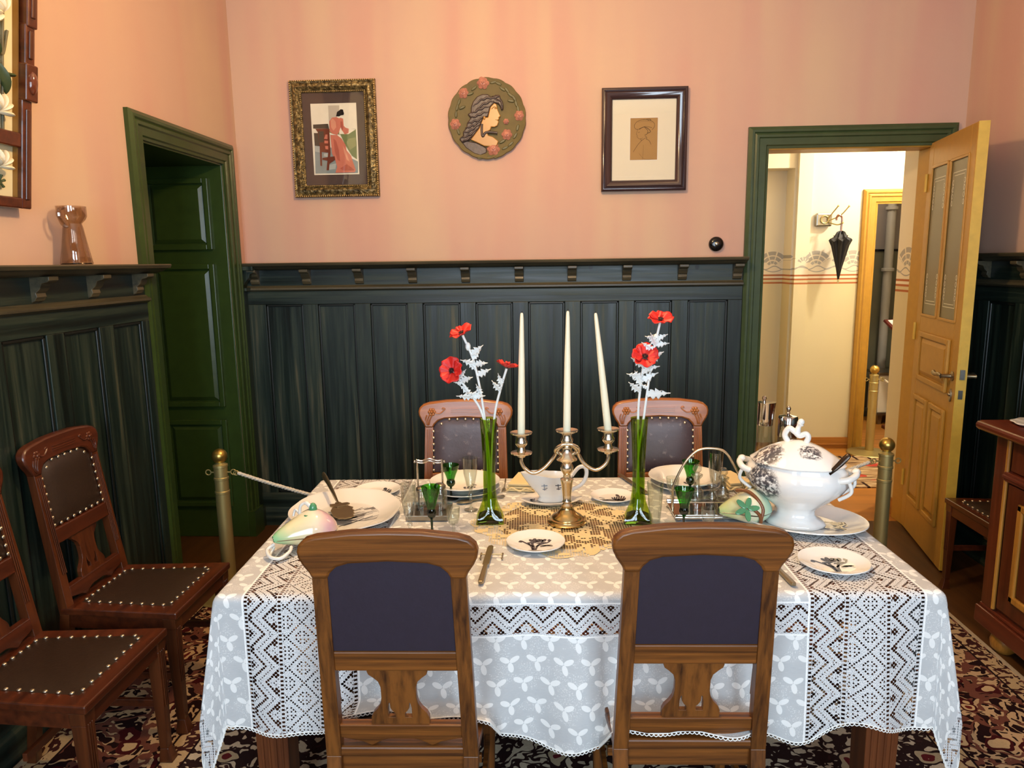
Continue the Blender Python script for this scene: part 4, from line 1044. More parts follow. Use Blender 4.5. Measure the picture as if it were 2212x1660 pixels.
for (x, y, r, a) in ((.375,.6,.06,2.6),(.36,.3,.06,1.2),(.365,.13,.055,1.2),(.2,.14,.06,1.8),(.22,.62,.08,1.2)):
    m = MB(); lily(m, x, y, r, a); m.build('lily_blossom', M_LILY, t, smooth=60)
for P_ in ([(.4,.25),(.398,.5),(.402,.7),(.39,.9)],[(.375,.25),(.375,.32),(.39,.42)],[(.33,.6),(.37,.53),(.398,.48),(.42,.56)],[(.2,.25),(.22,.5),(.21,.7)]):
    m = MB(); m.tube([(*q.xy,.018) for q in bez([(*p,0) for p in P_],6)], .0045, 8, 0, L_); m.build('stalk', M_STALK, t, smooth=60)
for (x, y, a, l) in ((.36,.46,-1.1,.11),(.38,.42,.1,.05),(.37,.47,2.3,.08)):
    m = MB(); w = bez([(x,y,.018),(x+l*.5*cos(a),y+l*.5*sin(a),.036),(x+l*cos(a),y+l*sin(a),.02)],6); m.tube(w, [.002+.018*sin(pi*(i/(len(w)-1))) for i in range(len(w))], 8, 0, L_, flat=.35); m.build('leaf', M_LEAFD, t, smooth=60)
m = MB()
for q in range(6): m.tube([(.385,.08,.018),(.385+.02*cos(q*1.05+.3),.08+.024*sin(q*1.05+.3),.02)], [.002,.005], 6, 0, L_)
m.build('star_flower', M_LEAFD, t, smooth=60)

# carafe standing on the left plate rail
t = thing('glass_carafe', (XL+.066,2.685,1.661), 'smoky glass carafe standing on the left plate rail', 'carafe')
m = MB(); m.lathe([(0,.004),(.05,.004),(.053,0),(.055,.004),(.045,.06),(.034,.135),(.03,.15),(.044,.165),(.05,.178),(.05,.213),(.046,.213),(.046,.18),(.028,.152),(.04,.07),(.048,.01),(0,.008)], 36); m.build('carafe_body', M_SMOKE, t, smooth=50)
m = MB(); m.lathe([(0,.0),(.051,.0),(.049,.006),(0,.006)], 30); m.build('foot_ring', M_BLACK, t)
m = MB(); m.tube(bez([(0,-.046,.205),(0,-.068,.198),(0,-.07,.17),(0,-.055,.145),(0,-.034,.138)],5), .007, 8); m.build('handle', M_SMOKE, t)

# ------------------------------------------------------------------ hall things
t = thing('coat_hook', (2.3,HB-.002,1.955), 'metal coat hook plate with branching prongs on the hall wall', 'coat hook')
m = MB(); m.box(-.065,.065,-.055,.055,0,.05,0,F); m.build('hook_plate', M_PEWTER, t, smooth=0, bevel=.012)
m = MB(); m.tube([(.0+.03*cos(a), .03*sin(a), .055) for a in [2*pi*i/16 for i in range(16)]], .006, 6, 0, F, closed=True); m.build('rosette', M_BRASS, t)
for P_ in ([(.02,0,.05),(.05,.06,.1),(.075,.105,.13)],[(.03,-.01,.05),(.1,.03,.12),(.15,.1,.16)],[(.03,-.02,.05),(.08,-.045,.12),(.11,-.03,.15)]):
    m = MB(); m.tube(bez(P_,5), .005, 6, 0, F); m.ball(P_[-1], .009, 8, 0, F); m.build('hook_prong', M_BRASS, t)
t = thing('umbrella', (2.405,HB-.14,1.44), 'furled black umbrella hanging from the coat hook in the hall', 'umbrella')
m = MB(); m.lathe([(0,.015),(.006,.02),(.02,.12),(.06,.3),(.078,.345),(.05,.36),(.03,.4),(.012,.41),(0,.41)], 32, fn=lambda a,r,z: (1+.3*abs(sin(4*a))*(r > .01)-.15, .012*sin(8*a)*(z > .33))); m.build('canopy', M_UMB, t, smooth=60)
m = MB(); m.tube([(0,0,-.0),(0,0,.03)], .007, 8); m.build('ferrule', M_BRASS, t)
m = MB(); m.tube(bez([(0,0,.4),(0,0,.46),(.002,0,.5),(-.004,0,.535),(-.03,0,.545),(-.042,0,.52),(-.04,0,.505)],5), .008, 8); m.build('handle', M_TWIG, t)
m = MB()
for q in range(8): m.tube([(.045*cos(q*pi/4),.045*sin(q*pi/4),.35),(.056*cos(q*pi/4),.056*sin(q*pi/4),.385)], .003, 5)
m.build('rib_tip', M_UMB, t)
t = thing('lectern', (3.36,6.93,0), 'slim dark wooden lectern holding a white sheet, past the hall doorway', 'lectern')
m = MB(); m.box(.0,.06,-.02,.02,0,.9); m.box(-.1,.18,-.12,.12,0,.03); m.build('post', M_REDWOOD, t, smooth=0, bevel=.003)
ML_ = tr(.06,0,.95) @ rotz(RD(24)) @ rotx(RD(36))
m = MB(); m.cbox((0,0,0),(.4,.36,.022),0,ML_); m.build('desk_top', M_REDWOOD, t, smooth=0, bevel=.003)
m = MB(); m.cbox((0.012,0,.0125),(.36,.33,.002),0,ML_); m.build('sheet', M_PAPERW, t, smooth=0)
t = thing('cream_chest', (3.47,7.3,0), 'cream lacquered chest low against the far room wall', 'chest')
m = MB(); m.box(-.2,.5,-.12,.12,.12,.5); m.build('body', M_CREAMW, t, smooth=0, bevel=.01)
m = MB(); m.box(-.22,.52,-.14,.13,.5,.53); m.box(-.22,.52,-.14,.13,.1,.13); m.build('rim_moulding', M_PEWTER, t, smooth=0, bevel=.006)
for xx in (-.16,.46):
    m = MB(); m.taper((xx,-.08,0),(.03,.03),(xx,-.08,.11),(.05,.05)); m.build('foot', M_PEWTER, t, smooth=0)
# ------------------------------------------------------------------ things on the table
Z0 = .7812; ZD = .7824
def sprig(mb, mi, M=None, s=1.0, z=0.0, kind=0):
    # grey printed flower spray, flat in the plate well
    def P(*p): return [(x*s, y*s) for x, y in p]
    def rib(p, w): mb.ribbon([tuple(q)[:2] for q in bez([(x*s,y*s,0) for x,y in p],5)], w*s, z, mi, M)
    def pet(x, y, rx, ry, a, dz=.0002): mb.flat([(q[0]*s,q[1]*s) for q in ell(x,y,rx,ry,a,12)], z+dz, mi, M)
    if kind == 0:
        for p, w in (([(-.008,-.045),(-.014,-.015),(-.034,.012),(-.044,.022),(-.05,.016)],.006), ([(-.005,-.045),(-.006,-.02),(-.01,.0),(-.004,.016)],.007), ([(0,-.045),(.004,-.02),(.012,0),(.02,.014)],.006), ([(-.006,-.02),(-.02,.0),(-.012,.006)],.005), ([(.0,-.02),(.02,-.0),(.034,.01),(.044,.03)],.005)): rib(p, w)
        for x, y, a in ((-.014,.024,1.9),(-.004,.03,1.5),(.006,.026,1.1),(.016,.024,1.7),(.024,.026,1.2),(.042,.03,.8),(-.048,.018,2.4),(.002,.016,0)): pet(x, y, .011, .006, a)
        pet(-.012,.008,.014,.004,.1); pet(.016,.006,.016,.004,.3)
        for x, y, a, r in ((.03,-.012,.2,.018),(.042,-.014,-.3,.012),(.022,-.016,.5,.012)): mb.flat([(q[0]*s,q[1]*s) for q in ell(x,y,r,.005,a,10)], z, mi+1, M)
        rib([(.058,-.02),(.062,-.008),(.066,.0)], .003)
        mb.flat(P((-.03,-.05),(.03,-.052),(.02,-.046),(-.02,-.045)), z, mi+1, M)
    elif kind == 1:
        for q in range(9):
            x = -.02+q*.008; rib([(x*.3+.02,-.03),(x+.02,-.005),(x*1.2+.024,.026-.02*abs(q-4)/4)], .006)
        pet(.022,.03,.007,.014,.2); mb.flat(P((-.05,-.032),(.06,-.034),(.05,-.028),(-.03,-.024)), z, mi, M)
        for q in range(6): mb.flat([(v[0]*s,v[1]*s) for v in ell(-.04+q*.012,-.018-.003*(q%2),.012,.004,.2*q,9)], z, mi+1, M)
        rib([(-.055,-.01),(-.05,.006),(-.03,-.006)], .003)
    else:
        for q in range(44):
            a = q*2.4; r = .01+.05*((q*37) % 19)/19; x = r*cos(a)*1.25; y = r*sin(a)*.6; l = .008+.006*(q % 3); h = .3+.12*((q*5) % 4)
            rib([(x-l*cos(h),y-l*sin(h)),(x+.002,y),(x+l*cos(h),y+l*sin(h))], .0011)
            if q % 3 == 0: mb.flat([(v[0]*s,v[1]*s) for v in ell(x+.01,y-.002,.011,.0032,h,10)], z-.0002, mi+1, M)
        rib([(-.06,-.026),(-.02,-.016),(.03,-.026),(.062,-.014)], .002); rib([(-.01,-.042),(.012,-.03),(.044,-.01)], .0018)
def plate(loc, r, label, group, kind=0, sx=1, sy=1, rz=0, deep=.014, wavy=.012, lobes=8, s=None, soup=False, name='side_plate', cat='plate', motif=True):
    t = thing(name, loc, label, cat, group, rz)
    d = deep
    if soup: pr = [(0,0),(r*.5,0),(r*.56,.004),(r*.72,d*.75),(r*.97,d),(r,d+.001),(r*.99,d+.004),(r*.72,d*.82+.004),(r*.6,.012),(r*.5,.008),(0,.007)]
    else: pr = [(0,.001),(r*.58,.001),(r*.6,0),(r*.64,.001),(r*.97,d),(r,d+.001),(r*.995,d+.004),(r*.93,d+.002),(r*.64,.0055),(r*.58,.0045),(0,.0045)]
    m = MB(); m.lathe(pr, 72, sx=sx, sy=sy, fn=lambda a,q,z: (1+wavy*abs(cos(lobes/2*a))*(q > r*.85), 0))
    m.build('plate_body', M_WHITE, t, smooth=55)
    if motif:
        m = MB(); sprig(m, 0, Matrix.Diagonal((sx,sy,1,1)), (s or r/.09)*1.08, (.0076 if soup else .0051), kind)
        if name == 'serving_platter' and not wavy: sprig(m, 0, tr(.135,.0,.004) @ rotz(RD(40)), 1.15, .0055, 0)
        m.build('printed_motif', [M_TRANSFER, M_TRANSFER2] if kind < 2 else [M_TRANSFER3, M_TRANSFER2], t, smooth=0, recalc=False)
    return t
GP = 'grey printed plates'; M_TRANSFER3 = plain('faded_grey_print', (104,100,102), .2, vary=.2, coat=.3)
plate((-.036,2.125,ZD), .09, 'small white plate with a grey iris spray, in front of the candelabra', GP)
plate((.815,1.99,Z0), .096, 'small white plate with a grey iris spray, alone on the right lace band', GP)
plate((-.65,2.645,Z0), .086, 'small white plate with a grey figure, behind the big platter', GP, 1)
plate((.24,2.57,Z0), .08, 'small white plate with grey motif just left of the right green vase', GP, 1)
plate((-.70,2.375,Z0), .2, 'large white wavy platter with grey print at the left end of the table', GP, 2, sx=.93, sy=1.1, rz=RD(14), deep=.03, wavy=.03, s=2.1, name='serving_platter', cat='platter')
plate((.835,2.325,Z0), .2, 'white oval platter under the soup tureen', GP, 2, sx=1.03, sy=.8, rz=RD(-24), deep=.024, wavy=0, s=1.9, name='serving_platter', cat='platter')
GS2 = 'place settings at the far side'
plate((-.315,2.66,Z0), .132, 'white dinner plate under the soup plate beyond the left vase', GS2, 0, deep=.02, name='dinner_plate', motif=False)
plate((-.315,2.665,Z0+.0065), .134, 'white soup plate with grey bird print beyond the left vase', GS2, 1, deep=.036, s=1.4, soup=True, name='soup_plate')
plate((.535,2.725,Z0), .132, 'white dinner plate under the soup plate behind the cruet', GS2, 0, deep=.02, name='dinner_plate', motif=False)
plate((.535,2.73,Z0+.0065), .14, 'white soup plate behind the cruet, in front of the right carved chair', GS2, 1, deep=.036, s=1.4, soup=True, name='soup_plate')

# cake server lying on the big platter
t = thing('cake_server', (-.735,2.42,.795), 'tarnished silver cake server lying on the big platter', 'cake server', rz=RD(-58))
m = MB(); blade = [(0,-.014),(.02,-.03),(.05,-.044),(.1,-.05),(.135,-.042),(.15,-.02),(.148,.0),(.138,.012),(.122,.012),(.112,.022),(.1,.02),(.085,.03),(.07,.026),(.05,.036),(.02,.022),(0,.014)]
m.prism(blade, .012, .016, 'z'); m.build('blade', M_DULL, t, smooth=0, bevel=.001)
m = MB(); m.prism([(.03,-.014),(.006,-.034),(-.012,-.03),(-.008,-.012),(-.02,-.009),(-.02,.009),(-.004,.012),(-.002,.03),(.012,.036),(.03,.014)], .014, .019, 'z'); m.build('collar', M_DULL, t, smooth=0, bevel=.001)
m = MB(); m.tube(bez([(-.01,0,.017),(-.05,0,.032),(-.12,0,.058),(-.17,0,.07),(-.2,0,.072)],5), [.008,.008,.008,.009,.01,.011,.012,.012,.013,.013,.014,.014,.014,.015,.015,.015,.016,.016,.016,.014,.004][:21], 10, flat=.45); m.build('handle', M_DULL, t, smooth=60)

# gourd tureens
def gourd(loc, rz, L, label, mat, right=False, sc=1):
    t = thing('gourd_dish', loc, label, 'covered dish', 'gourd shaped dishes', rz)
    n = 26; lo = MB(); up = MB()
    def rad(s): return (.036+.03*s)*sin(pi*min(1,max(0,s*.94+.03)))**.5 + .012*exp(-((s-.66)/.22)**2)
    split = .34
    for mb, a0, a1 in ((lo, pi+.12, 2*pi-.12+.0), (up, -.12, pi+.12)):
        def fn(u, v):
            s = u; r = rad(s)*1.0; x = (s-.5)*L
            if mb is lo: a = pi+.1+(pi-.2)*v
            else: a = .1+(pi-.0)*v-.1
            k = 1.0 if mb is lo else 1.05
            y = r*1.0*cos(a)*k; z = r*(.72 if mb is lo else 1.0)*sin(a)*k
            return (x*(1 if mb is lo else 1.02), y, .044+z+.006*sin(s*2.6))
        mb.grid(fn, 30, 20)
    lo.build('bowl', mat, t, smooth=70); lid = up.build('lid', mat, t, smooth=70)
    g = MB(); g.tube([((s-.5)*L*1.01, sg*rad(s)*1.035, .044+.006*sin(s*2.6)) for sg in (-1,) for s in [i/24 for i in range(1,25)]], .0016, 5); g.tube([((s-.5)*L*1.01, rad(s)*1.035, .044+.006*sin(s*2.6)) for s in [i/24 for i in range(1,25)]], .0016, 5); g.build('rim_line', M_PEWTER, t)
    if not right:
        h = MB(); h.tube(bez([(-L*.5,0,.03),(-L*.62,-.01,.02),(-L*.62,-.05,.012),(-L*.5,-.075,.012),(-L*.34,-.06,.02),(-L*.28,-.04,.026)],6), .0055, 8); h.tube(bez([(-L*.5,0.0,.02),(-L*.6,-.028,.006),(-L*.5,-.062,.008),(-L*.38,-.05,.012)],6), .004, 8); h.build('twig_handle', M_WHITE, t, smooth=60)
        h = MB(); h.tube(bez([(-L*.02,.03,.1),(0,.03,.125),(L*.08,.02,.135),(L*.14,.0,.12),(L*.17,-.005,.105)],5), [.005]*10+[.007]*11, 8); h.tube(bez([(-L*.02,.03,.1),(-L*.06,.05,.11),(-L*.1,.05,.09)],5), .004, 8); h.build('lid_handle', M_WHITE, lid, smooth=60)
        h = MB(); h.ball((L*.16,.0,.118), .016, 12, 0, None, (.8,.8,1.3)); h.build('bud', M_LEAFG, lid)
        h = MB(); h.prism(ell(L*.36,-.06,.03,.016,.3), .0, .008, 'z'); h.prism(ell(L*.08,-.012,.02,.012,.4), .104, .109, 'z'); h.build('leaf', M_LEAFG, t, smooth=0, bevel=.003)
    else:
        h = MB(); Mx = tr(-.0,-.058,.068) @ rotx(RD(52))
        for a in (.1,1.2,2.3,3.5,4.7): h.prism([(q[0],q[1]) for q in ell(.022*cos(a)-.012,.022*sin(a),.02,.0095,a,12)], .004, .0105, 'z', 0, Mx)
        h.build('leaf', M_LEAFG, lid, smooth=0, bevel=.002)
        h = MB(); h.tube(bez([(-.015,-.05,.083),(.01,-.062,.07),(.03,-.066,.05),(.034,-.066,.03),(.026,-.064,.012)],6), .006, 8); h.tube(bez([(-.03,0,.115),(0,-.02,.118),(.025,-.045,.1),(.04,-.06,.07),(.034,-.066,.04)],6), .0065, 8); h.build('twig_handle', M_TWIG, t, smooth=60)
    return t
gourd((-.752,2.105,Z0), RD(34), .19, 'pale gourd shaped dish with pink and green glaze at the left table edge', M_GOURD)
gourd((.652,2.325,Z0), RD(2), .165, 'green gourd shaped dish with leaf on its lid, left of the tureen foot', M_GOURD2, True)

# candelabra
t = thing('candelabra', (.066,2.325,ZD), 'silver three armed candelabra holding tall ivory candles', 'candelabra', rz=RD(2))
m = MB(); m.lathe([(0,0),(.064,0),(.066,.006),(.06,.01),(.058,.016),(.052,.018),(.05,.024),(.034,.034),(.024,.046),(.02,.054),(.02,.058),(0,.058)], 44); m.build('base', M_BRONZE, t, smooth=40)
m = MB(); m.lathe([(.018,.057),(.019,.062),(.015,.066),(.013,.07),(.016,.075),(.0135,.08),(.015,.1),(.02,.14),(.022,.146),(.022,.152),(.013,.157),(.012,.168),(.014,.172),(.021,.184),(.022,.196),(.016,.208),(.018,.212),(.034,.218),(.035,.222),(.024,.232),(.02,.246),(.017,.252),(.018,.26),(.014,.266),(.014,.27),(0,.27)], 36); m.build('stem', M_SILVER, t, smooth=40)
def cup(name, x, z, parent):
    m = MB(); m.lathe([(.0,0),(.012,0),(.014,.006),(.035,.012),(.036,.016),(.016,.018),(.013,.026),(.012,.034),(.02,.044),(.021,.052),(.016,.06),(.017,.072),(.036,.08),(.037,.084),(.03,.083),(.0135,.08),(.0125,.07),(0,.069)], 32, (x,0,z)); return m.build(name, M_SILVER, parent, smooth=40)
m = MB(); m.lathe([(0,.266),(.013,.266),(.02,.28),(.021,.288),(.016,.296),(.017,.306),(.036,.315),(.037,.319),(.03,.318),(.0135,.315),(.0125,.305),(0,.304)], 32); m.build('socket', M_SILVER, t, smooth=40)
for s, zc in ((-1,.231),(1,.24)):
    m = MB(); X = .15 if s < 0 else .136
    m.tube(bez([(s*X,0,zc),(s*X,0,zc-.02),(s*(X-.012),0,zc-.042),(s*(X-.04),.0,zc-.058),(s*(X-.075),.0,zc-.04),(s*.04,-.0,.232),(s*.02,-.014,.268),(-s*.01,-.022,.276),(-s*.034,-.016,.262),(-s*.036,-.006,.246),(-s*.02,0,.238)],7), .0062, 10)
    m.build('arm', M_SILVER, t, smooth=60); cup('socket', s*X, zc-.002, t)
GC = 'ivory candles in the candelabra'
def candle(x, y, z, l, tx, label):
    t = thing('candle', (x,y,z), label, 'candle', GC); t.rotation_euler = (0, tx, RD(2))
    m = MB(); m.lathe([(0,0),(.0115,0),(.0125,.01),(.0118,l*.3),(.0098,l*.62),(.0062,l-.02),(.0048,l-.004),(.003,l),(0,l)], 20); m.build('wax', M_WAX, t, smooth=50)
    m = MB(); m.tube([(0,0,l-.002),(.0005,0,l+.006)], .0012, 6); m.build('wick', M_WICK, t)
c0 = Vector((.066,2.325,ZD))
candle(c0.x-.15, c0.y-.005, ZD+.231+.069, .405, RD(.9), 'ivory taper candle in the left arm of the candelabra')
candle(c0.x, c0.y, ZD+.304, .405, RD(.5), 'ivory taper candle in the middle of the candelabra')
candle(c0.x+.136, c0.y+.005, ZD+.24+.069, .395, RD(-6.4), 'ivory taper candle leaning left in the right arm of the candelabra')

# tall green vases with poppies
GV = 'tall green glass vases'
def vase(x, y, label, rz):
    t = thing('glass_vase', (x,y,Z0), label, 'vase', GV, rz)
    def sqr(k):
        def fn(a, r, z):
            w = max(0, min(1, (.06-z)/.05)) if z < .06 else 0
            q = 1/max(abs(cos(a)), abs(sin(a))); return (1+w*(q*.93-1), 0)
        return fn
    m = MB(); m.lathe([(0,0),(.048,0),(.05,.006),(.047,.02),(.036,.045),(.026,.07),(.021,.11),(.021,.2),(.0245,.29),(.0285,.352),(.0295,.354),(.0285,.356),(.026,.352),(.022,.29),(.0185,.2),(.0185,.11),(.02,.075),(.018,.04),(.0,.034)], 48, fn=sqr(1)); m.build('vase_body', M_GLG, t, smooth=50)
    m = MB(); m.lathe([(0,.002),(.044,.002),(.042,.016),(.022,.03),(0,.03)], 40, fn=sqr(1)); m.build('vase_foot', M_GLK, t, smooth=50, label='thick dark green glass foot')
    return t
vase(-.194, 2.345, 'tall green glass vase holding three poppies, left of the candelabra', RD(4))
vase(.305, 2.345, 'tall green glass vase holding two poppies, right of the candelabra', RD(-8))
GF = 'red artificial poppies'
def poppy(base, mids, head, axis, label, R=.04, leaves=(), ph=0, open_=.9, vis=1.13, buds=()):
    t = thing('poppy', base, label, 'flower', GF)
    B = Vector(base); H = Vector(head)-B; P_ = bez([(0,0,0)]+[tuple(Vector(q)-B) for q in mids]+[tuple(H)], 8)
    m = MB(); m.tube(P_, [.0042 if p.z+B.z > vis else .0036 for p in P_], 7); m.build('stem', M_STEM, t, smooth=60)
    ax = Vector(axis).normalized(); u = ax.orthogonal().normalized(); w = ax.cross(u); Mx = frame(u, w, ax, H)
    for q in range(4):
        a0 = q*2*pi/4+ph; big = 1.0 if q % 2 == 0 else .88
        def fn(s, v):
            r = R*big*(.1+.95*v); a = a0+(s-.5)*2.15*(.45+.55*min(1,v*1.7))
            edge = 1-.24*abs(2*s-1)**3*v
            r *= edge*(1+.045*sin(s*19+q*2)*v); tilt = .95-open_*v
            return (r*cos(a), r*sin(a), R*big*(.1+.62*v*(1-open_*.55))+.0045*sin(s*15+q)*v + .003*(q % 2))
        m = MB(); m.grid(fn, 12, 7, 0, Mx); m.build('petal', M_RED, t, smooth=70, solid=.0012)
    m = MB(); m.ball((0,0,R*.2), R*.12, 10, 0, Mx)
    for q in range(14): m.tube([(0,0,R*.1),(R*.2*cos(q*.45),R*.2*sin(q*.45),R*.34)], [.0008,.0014], 5, 0, Mx)
    m.build('flower_centre', M_REDC, t)
    k = 0
    for (fr_, ang, ln) in leaves:
        i = int(fr_*(len(P_)-1)); p = P_[i]; d = Vector((cos(ang), -.25+.3*((k*7) % 3-1), sin(ang)))
        m = MB(); side = d.cross(Vector((0,1,.1))).normalized(); up = d.cross(side).normalized()
        def lf(s, v):
            wv = (1-v)**.5*sin(pi*min(1,v*.9+.12))*ln*.36; jag = 1-.78*((v*4.2+.3) % 1)
            return p + d*ln*v + side*((s-.5)*2*wv*jag) + up*(ln*.16*v*v + .003*sin(s*6)) + Vector((0,-.002,0))
        m.grid(lf, 6, 22); m.build('leaf', M_STEM, t, smooth=60, solid=.0015); k += 1
    for (fr_, r) in buds:
        p = P_[int(fr_*(len(P_)-1))]; m = MB(); m.ball(tuple(p), r, 10, 0, None, (1,1,1.6)); m.build('bud', M_STEM, t)
    return t
poppy((-.198,2.345,.83), [(-.2,2.345,1.0),(-.207,2.342,1.15),(-.235,2.34,1.32)], (-.272,2.34,1.415), (-.35,-.35,1), 'red poppy on the tallest stem of the left green vase', .042, [(.62,2.8,.05),(.7,.5,.055),(.72,2.3,.045),(.75,.2,.05),(.6,1.9,.045),(.8,.9,.04),(.78,2.7,.05),(.83,.7,.055)], .3, .8, buds=((.9,.009),))
poppy((-.192,2.343,.83), [(-.193,2.343,1.0),(-.212,2.338,1.15),(-.262,2.33,1.24)], (-.305,2.325,1.298), (-.3,-1,.5), 'red poppy facing out at the left of the left green vase', .043, [(.66,2.9,.055),(.68,.2,.045),(.7,2.4,.05),(.86,.4,.05),(.84,2.9,.03),(.9,.9,.04)], .9, .75)
poppy((-.19,2.348,.83), [(-.186,2.348,1.0),(-.172,2.345,1.15),(-.15,2.34,1.24)], (-.13,2.335,1.305), (.3,.1,1), 'red poppy seen from below at the right of the left green vase', .038, [(.74,2.1,.05),(.8,1.8,.045)], .1, .7)
poppy((.3,2.345,.83), [(.303,2.345,1.0),(.32,2.343,1.15),(.34,2.34,1.32)], (.365,2.34,1.452), (.1,-.45,1), 'red poppy on the tallest stem of the right green vase', .043, [(.6,.25,.075),(.62,.4,.05),(.64,2.6,.03),(.8,.6,.04),(.85,.2,.045),(.83,2.5,.05),(.87,2.0,.05),(.9,.5,.04),(.78,.8,.04),(.88,2.8,.045)], .0, .85, buds=((.88,.012),))
poppy((.308,2.343,.83), [(.303,2.343,1.0),(.3,2.342,1.15),(.306,2.336,1.25)], (.316,2.33,1.335), (.05,-.75,.8), 'red poppy facing forward on the shorter stem of the right green vase', .047, [(.7,2.4,.06),(.75,2.0,.055),(.8,.5,.06),(.84,2.8,.06),(.9,.3,.055),(.92,2.5,.05),(.86,.9,.05)], .5, .75)

# sauce boat on its saucer
t = thing('sauce_boat', (.015,2.525,ZD), 'white porcelain sauce boat with grey marks on its own oval saucer behind the candelabra', 'sauce boat', rz=RD(6))
m = MB(); m.lathe([(0,.001),(.06,0),(.066,.003),(.1,.016),(.104,.02),(.1,.021),(.062,.008),(0,.007)], 60, sx=1.06, sy=.66, fn=lambda a,r,z: (1+.03*abs(cos(4*a))*(r > .09), 0)); m.build('saucer', M_WHITE, t, smooth=55)
m = MB(); nA = 40
def lip(a, k): return .016*k*(1+cos(a-pi))*.9 + .012*k*max(0,cos(a))
rings = []
for (r, z, k) in ((.001,.01,0),(.042,.009,0),(.046,.014,0),(.038,.026,0),(.045,.04,.1),(.06,.062,.4),(.068,.085,.8),(.07,.096,1),(.067,.096,1),(.064,.086,.8),(.054,.06,.4),(.038,.036,.1),(.001,.03,0)):
    rg = []
    for j in range(nA):
        a = 2*pi*j/nA; sp = max(0,cos(a-pi))**6*k*.03
        rg.append(((r+sp)*1.12*cos(a), r*.66*sin(a), z+lip(a,k)*.8))
    rings.append(rg)
m.loft(rings, caps=False); bb = m.build('boat', M_WHITE, t, smooth=60)
m = MB(); m.tube(bez([(.075,0,.1),(.1,0,.13),(.124,0,.13),(.128,0,.1),(.11,0,.066),(.07,0,.045)],6), .0075, 10, flat=.7); m.build('handle', M_WHITE, t, smooth=60)
m = MB(); Mx = tr(-.03,-.0435,.072) @ rotx(RD(76))
for dx in (0,.05):
    m.ribbon([(dx-.01,.006),(dx+.012,.007)], .003, 0, 0, Mx); m.ribbon([(dx-.006,-.006),(dx+.008,-.007)], .003, 0, 0, Mx); m.ribbon([(dx,.012),(dx+.001,-.01)], .003, 0, 0, Mx); m.ribbon([(dx+.004,-.002),(dx+.012,-.002)], .0026, 0, 0, Mx)
m.build('printed_mark', M_TRANSFER, bb, smooth=0)
m = MB(); sprig(m, 0, tr(-.078,-.002,.0117) @ Matrix.Diagonal((.4,.5,1,1)), 1.0, 0, 0); m.build('printed_motif', [M_TRANSFER, M_TRANSFER2], t, smooth=0, recalc=False)

# soup tureen
t = thing('soup_tureen', (.815,2.325,Z0+.0055), 'large white soup tureen with grey flower print and knobbed lid', 'tureen', rz=RD(-28))
m = MB(); flut = lambda a, r, z: (1+.018*cos(8*a), 0)
m.lathe([(0,.001),(.088,0),(.091,.006),(.086,.014),(.066,.024),(.058,.036),(.058,.05),(.066,.06),(.095,.084),(.13,.115),(.149,.145),(.151,.165),(.142,.188),(.13,.202),(.132,.208),(.126,.208),(.12,.2),(.138,.16),(.09,.09),(0,.07)], 72, sx=1.06, sy=.86, fn=flut); m.build('bowl', M_TUREEN, t, smooth=60)
m = MB(); m.lathe([(.124,.204),(.136,.206),(.138,.211),(.126,.22),(.108,.236),(.08,.254),(.05,.268),(.02,.277),(0,.279),(0,.272),(.09,.238),(.122,.208)], 72, sx=1.06, sy=.86, fn=flut); ld = m.build('lid', M_TUREEN, t, smooth=60)
m = MB(); m.tube(bez([(-.03,0,.27),(-.042,0,.292),(-.03,0,.315),(-.012,0,.306),(.004,0,.294),(.022,0,.302),(.03,.0,.29),(.022,0,.27)],6), .0095, 10); m.tube(bez([(-.005,0,.305),(.0,0,.325),(.006,0,.336)],5), [.012,.011,.01,.009,.008,.0075,.0085,.01,.012,.012,.008], 12); m.ball((.006,0,.34), .011, 12); m.build('lid_knob', M_WHITE, ld, smooth=60)
for s in (-1,1):
    m = MB(); m.tube(bez([(s*.128,.055,.172),(s*.16,.05,.18),(s*.178,.022,.19),(s*.176,0,.196),(s*.178,-.022,.19),(s*.16,-.05,.18),(s*.128,-.055,.172)],6), .0105, 10); m.tube(bez([(s*.16,.05,.18),(s*.17,.045,.14),(s*.135,.035,.108)],6), .006, 8); m.tube(bez([(s*.16,-.05,.18),(s*.17,-.045,.14),(s*.135,-.035,.108)],6), .006, 8); m.ball((s*.176,0,.198), .013, 12, 0, None, (1,1.5,.8)); m.build('handle', M_WHITE, t, smooth=60)
t = thing('soup_ladle', (.875,2.21,.985), 'dark silver ladle handle sticking out of the tureen lid', 'ladle')
m = MB(); m.tube(bez([(-.02,.03,-.05),(0,0,0),(.03,-.006,.036),(.055,-.008,.066)],7), [.005]*8+[.006,.007,.008,.0085,.009,.0095,.01,.01,.01,.01,.0095,.009,.008,.004], 10, flat=.45); m.build('handle', plain('dark_ladle_silver', (70,62,56), .25, 1), t, smooth=60)

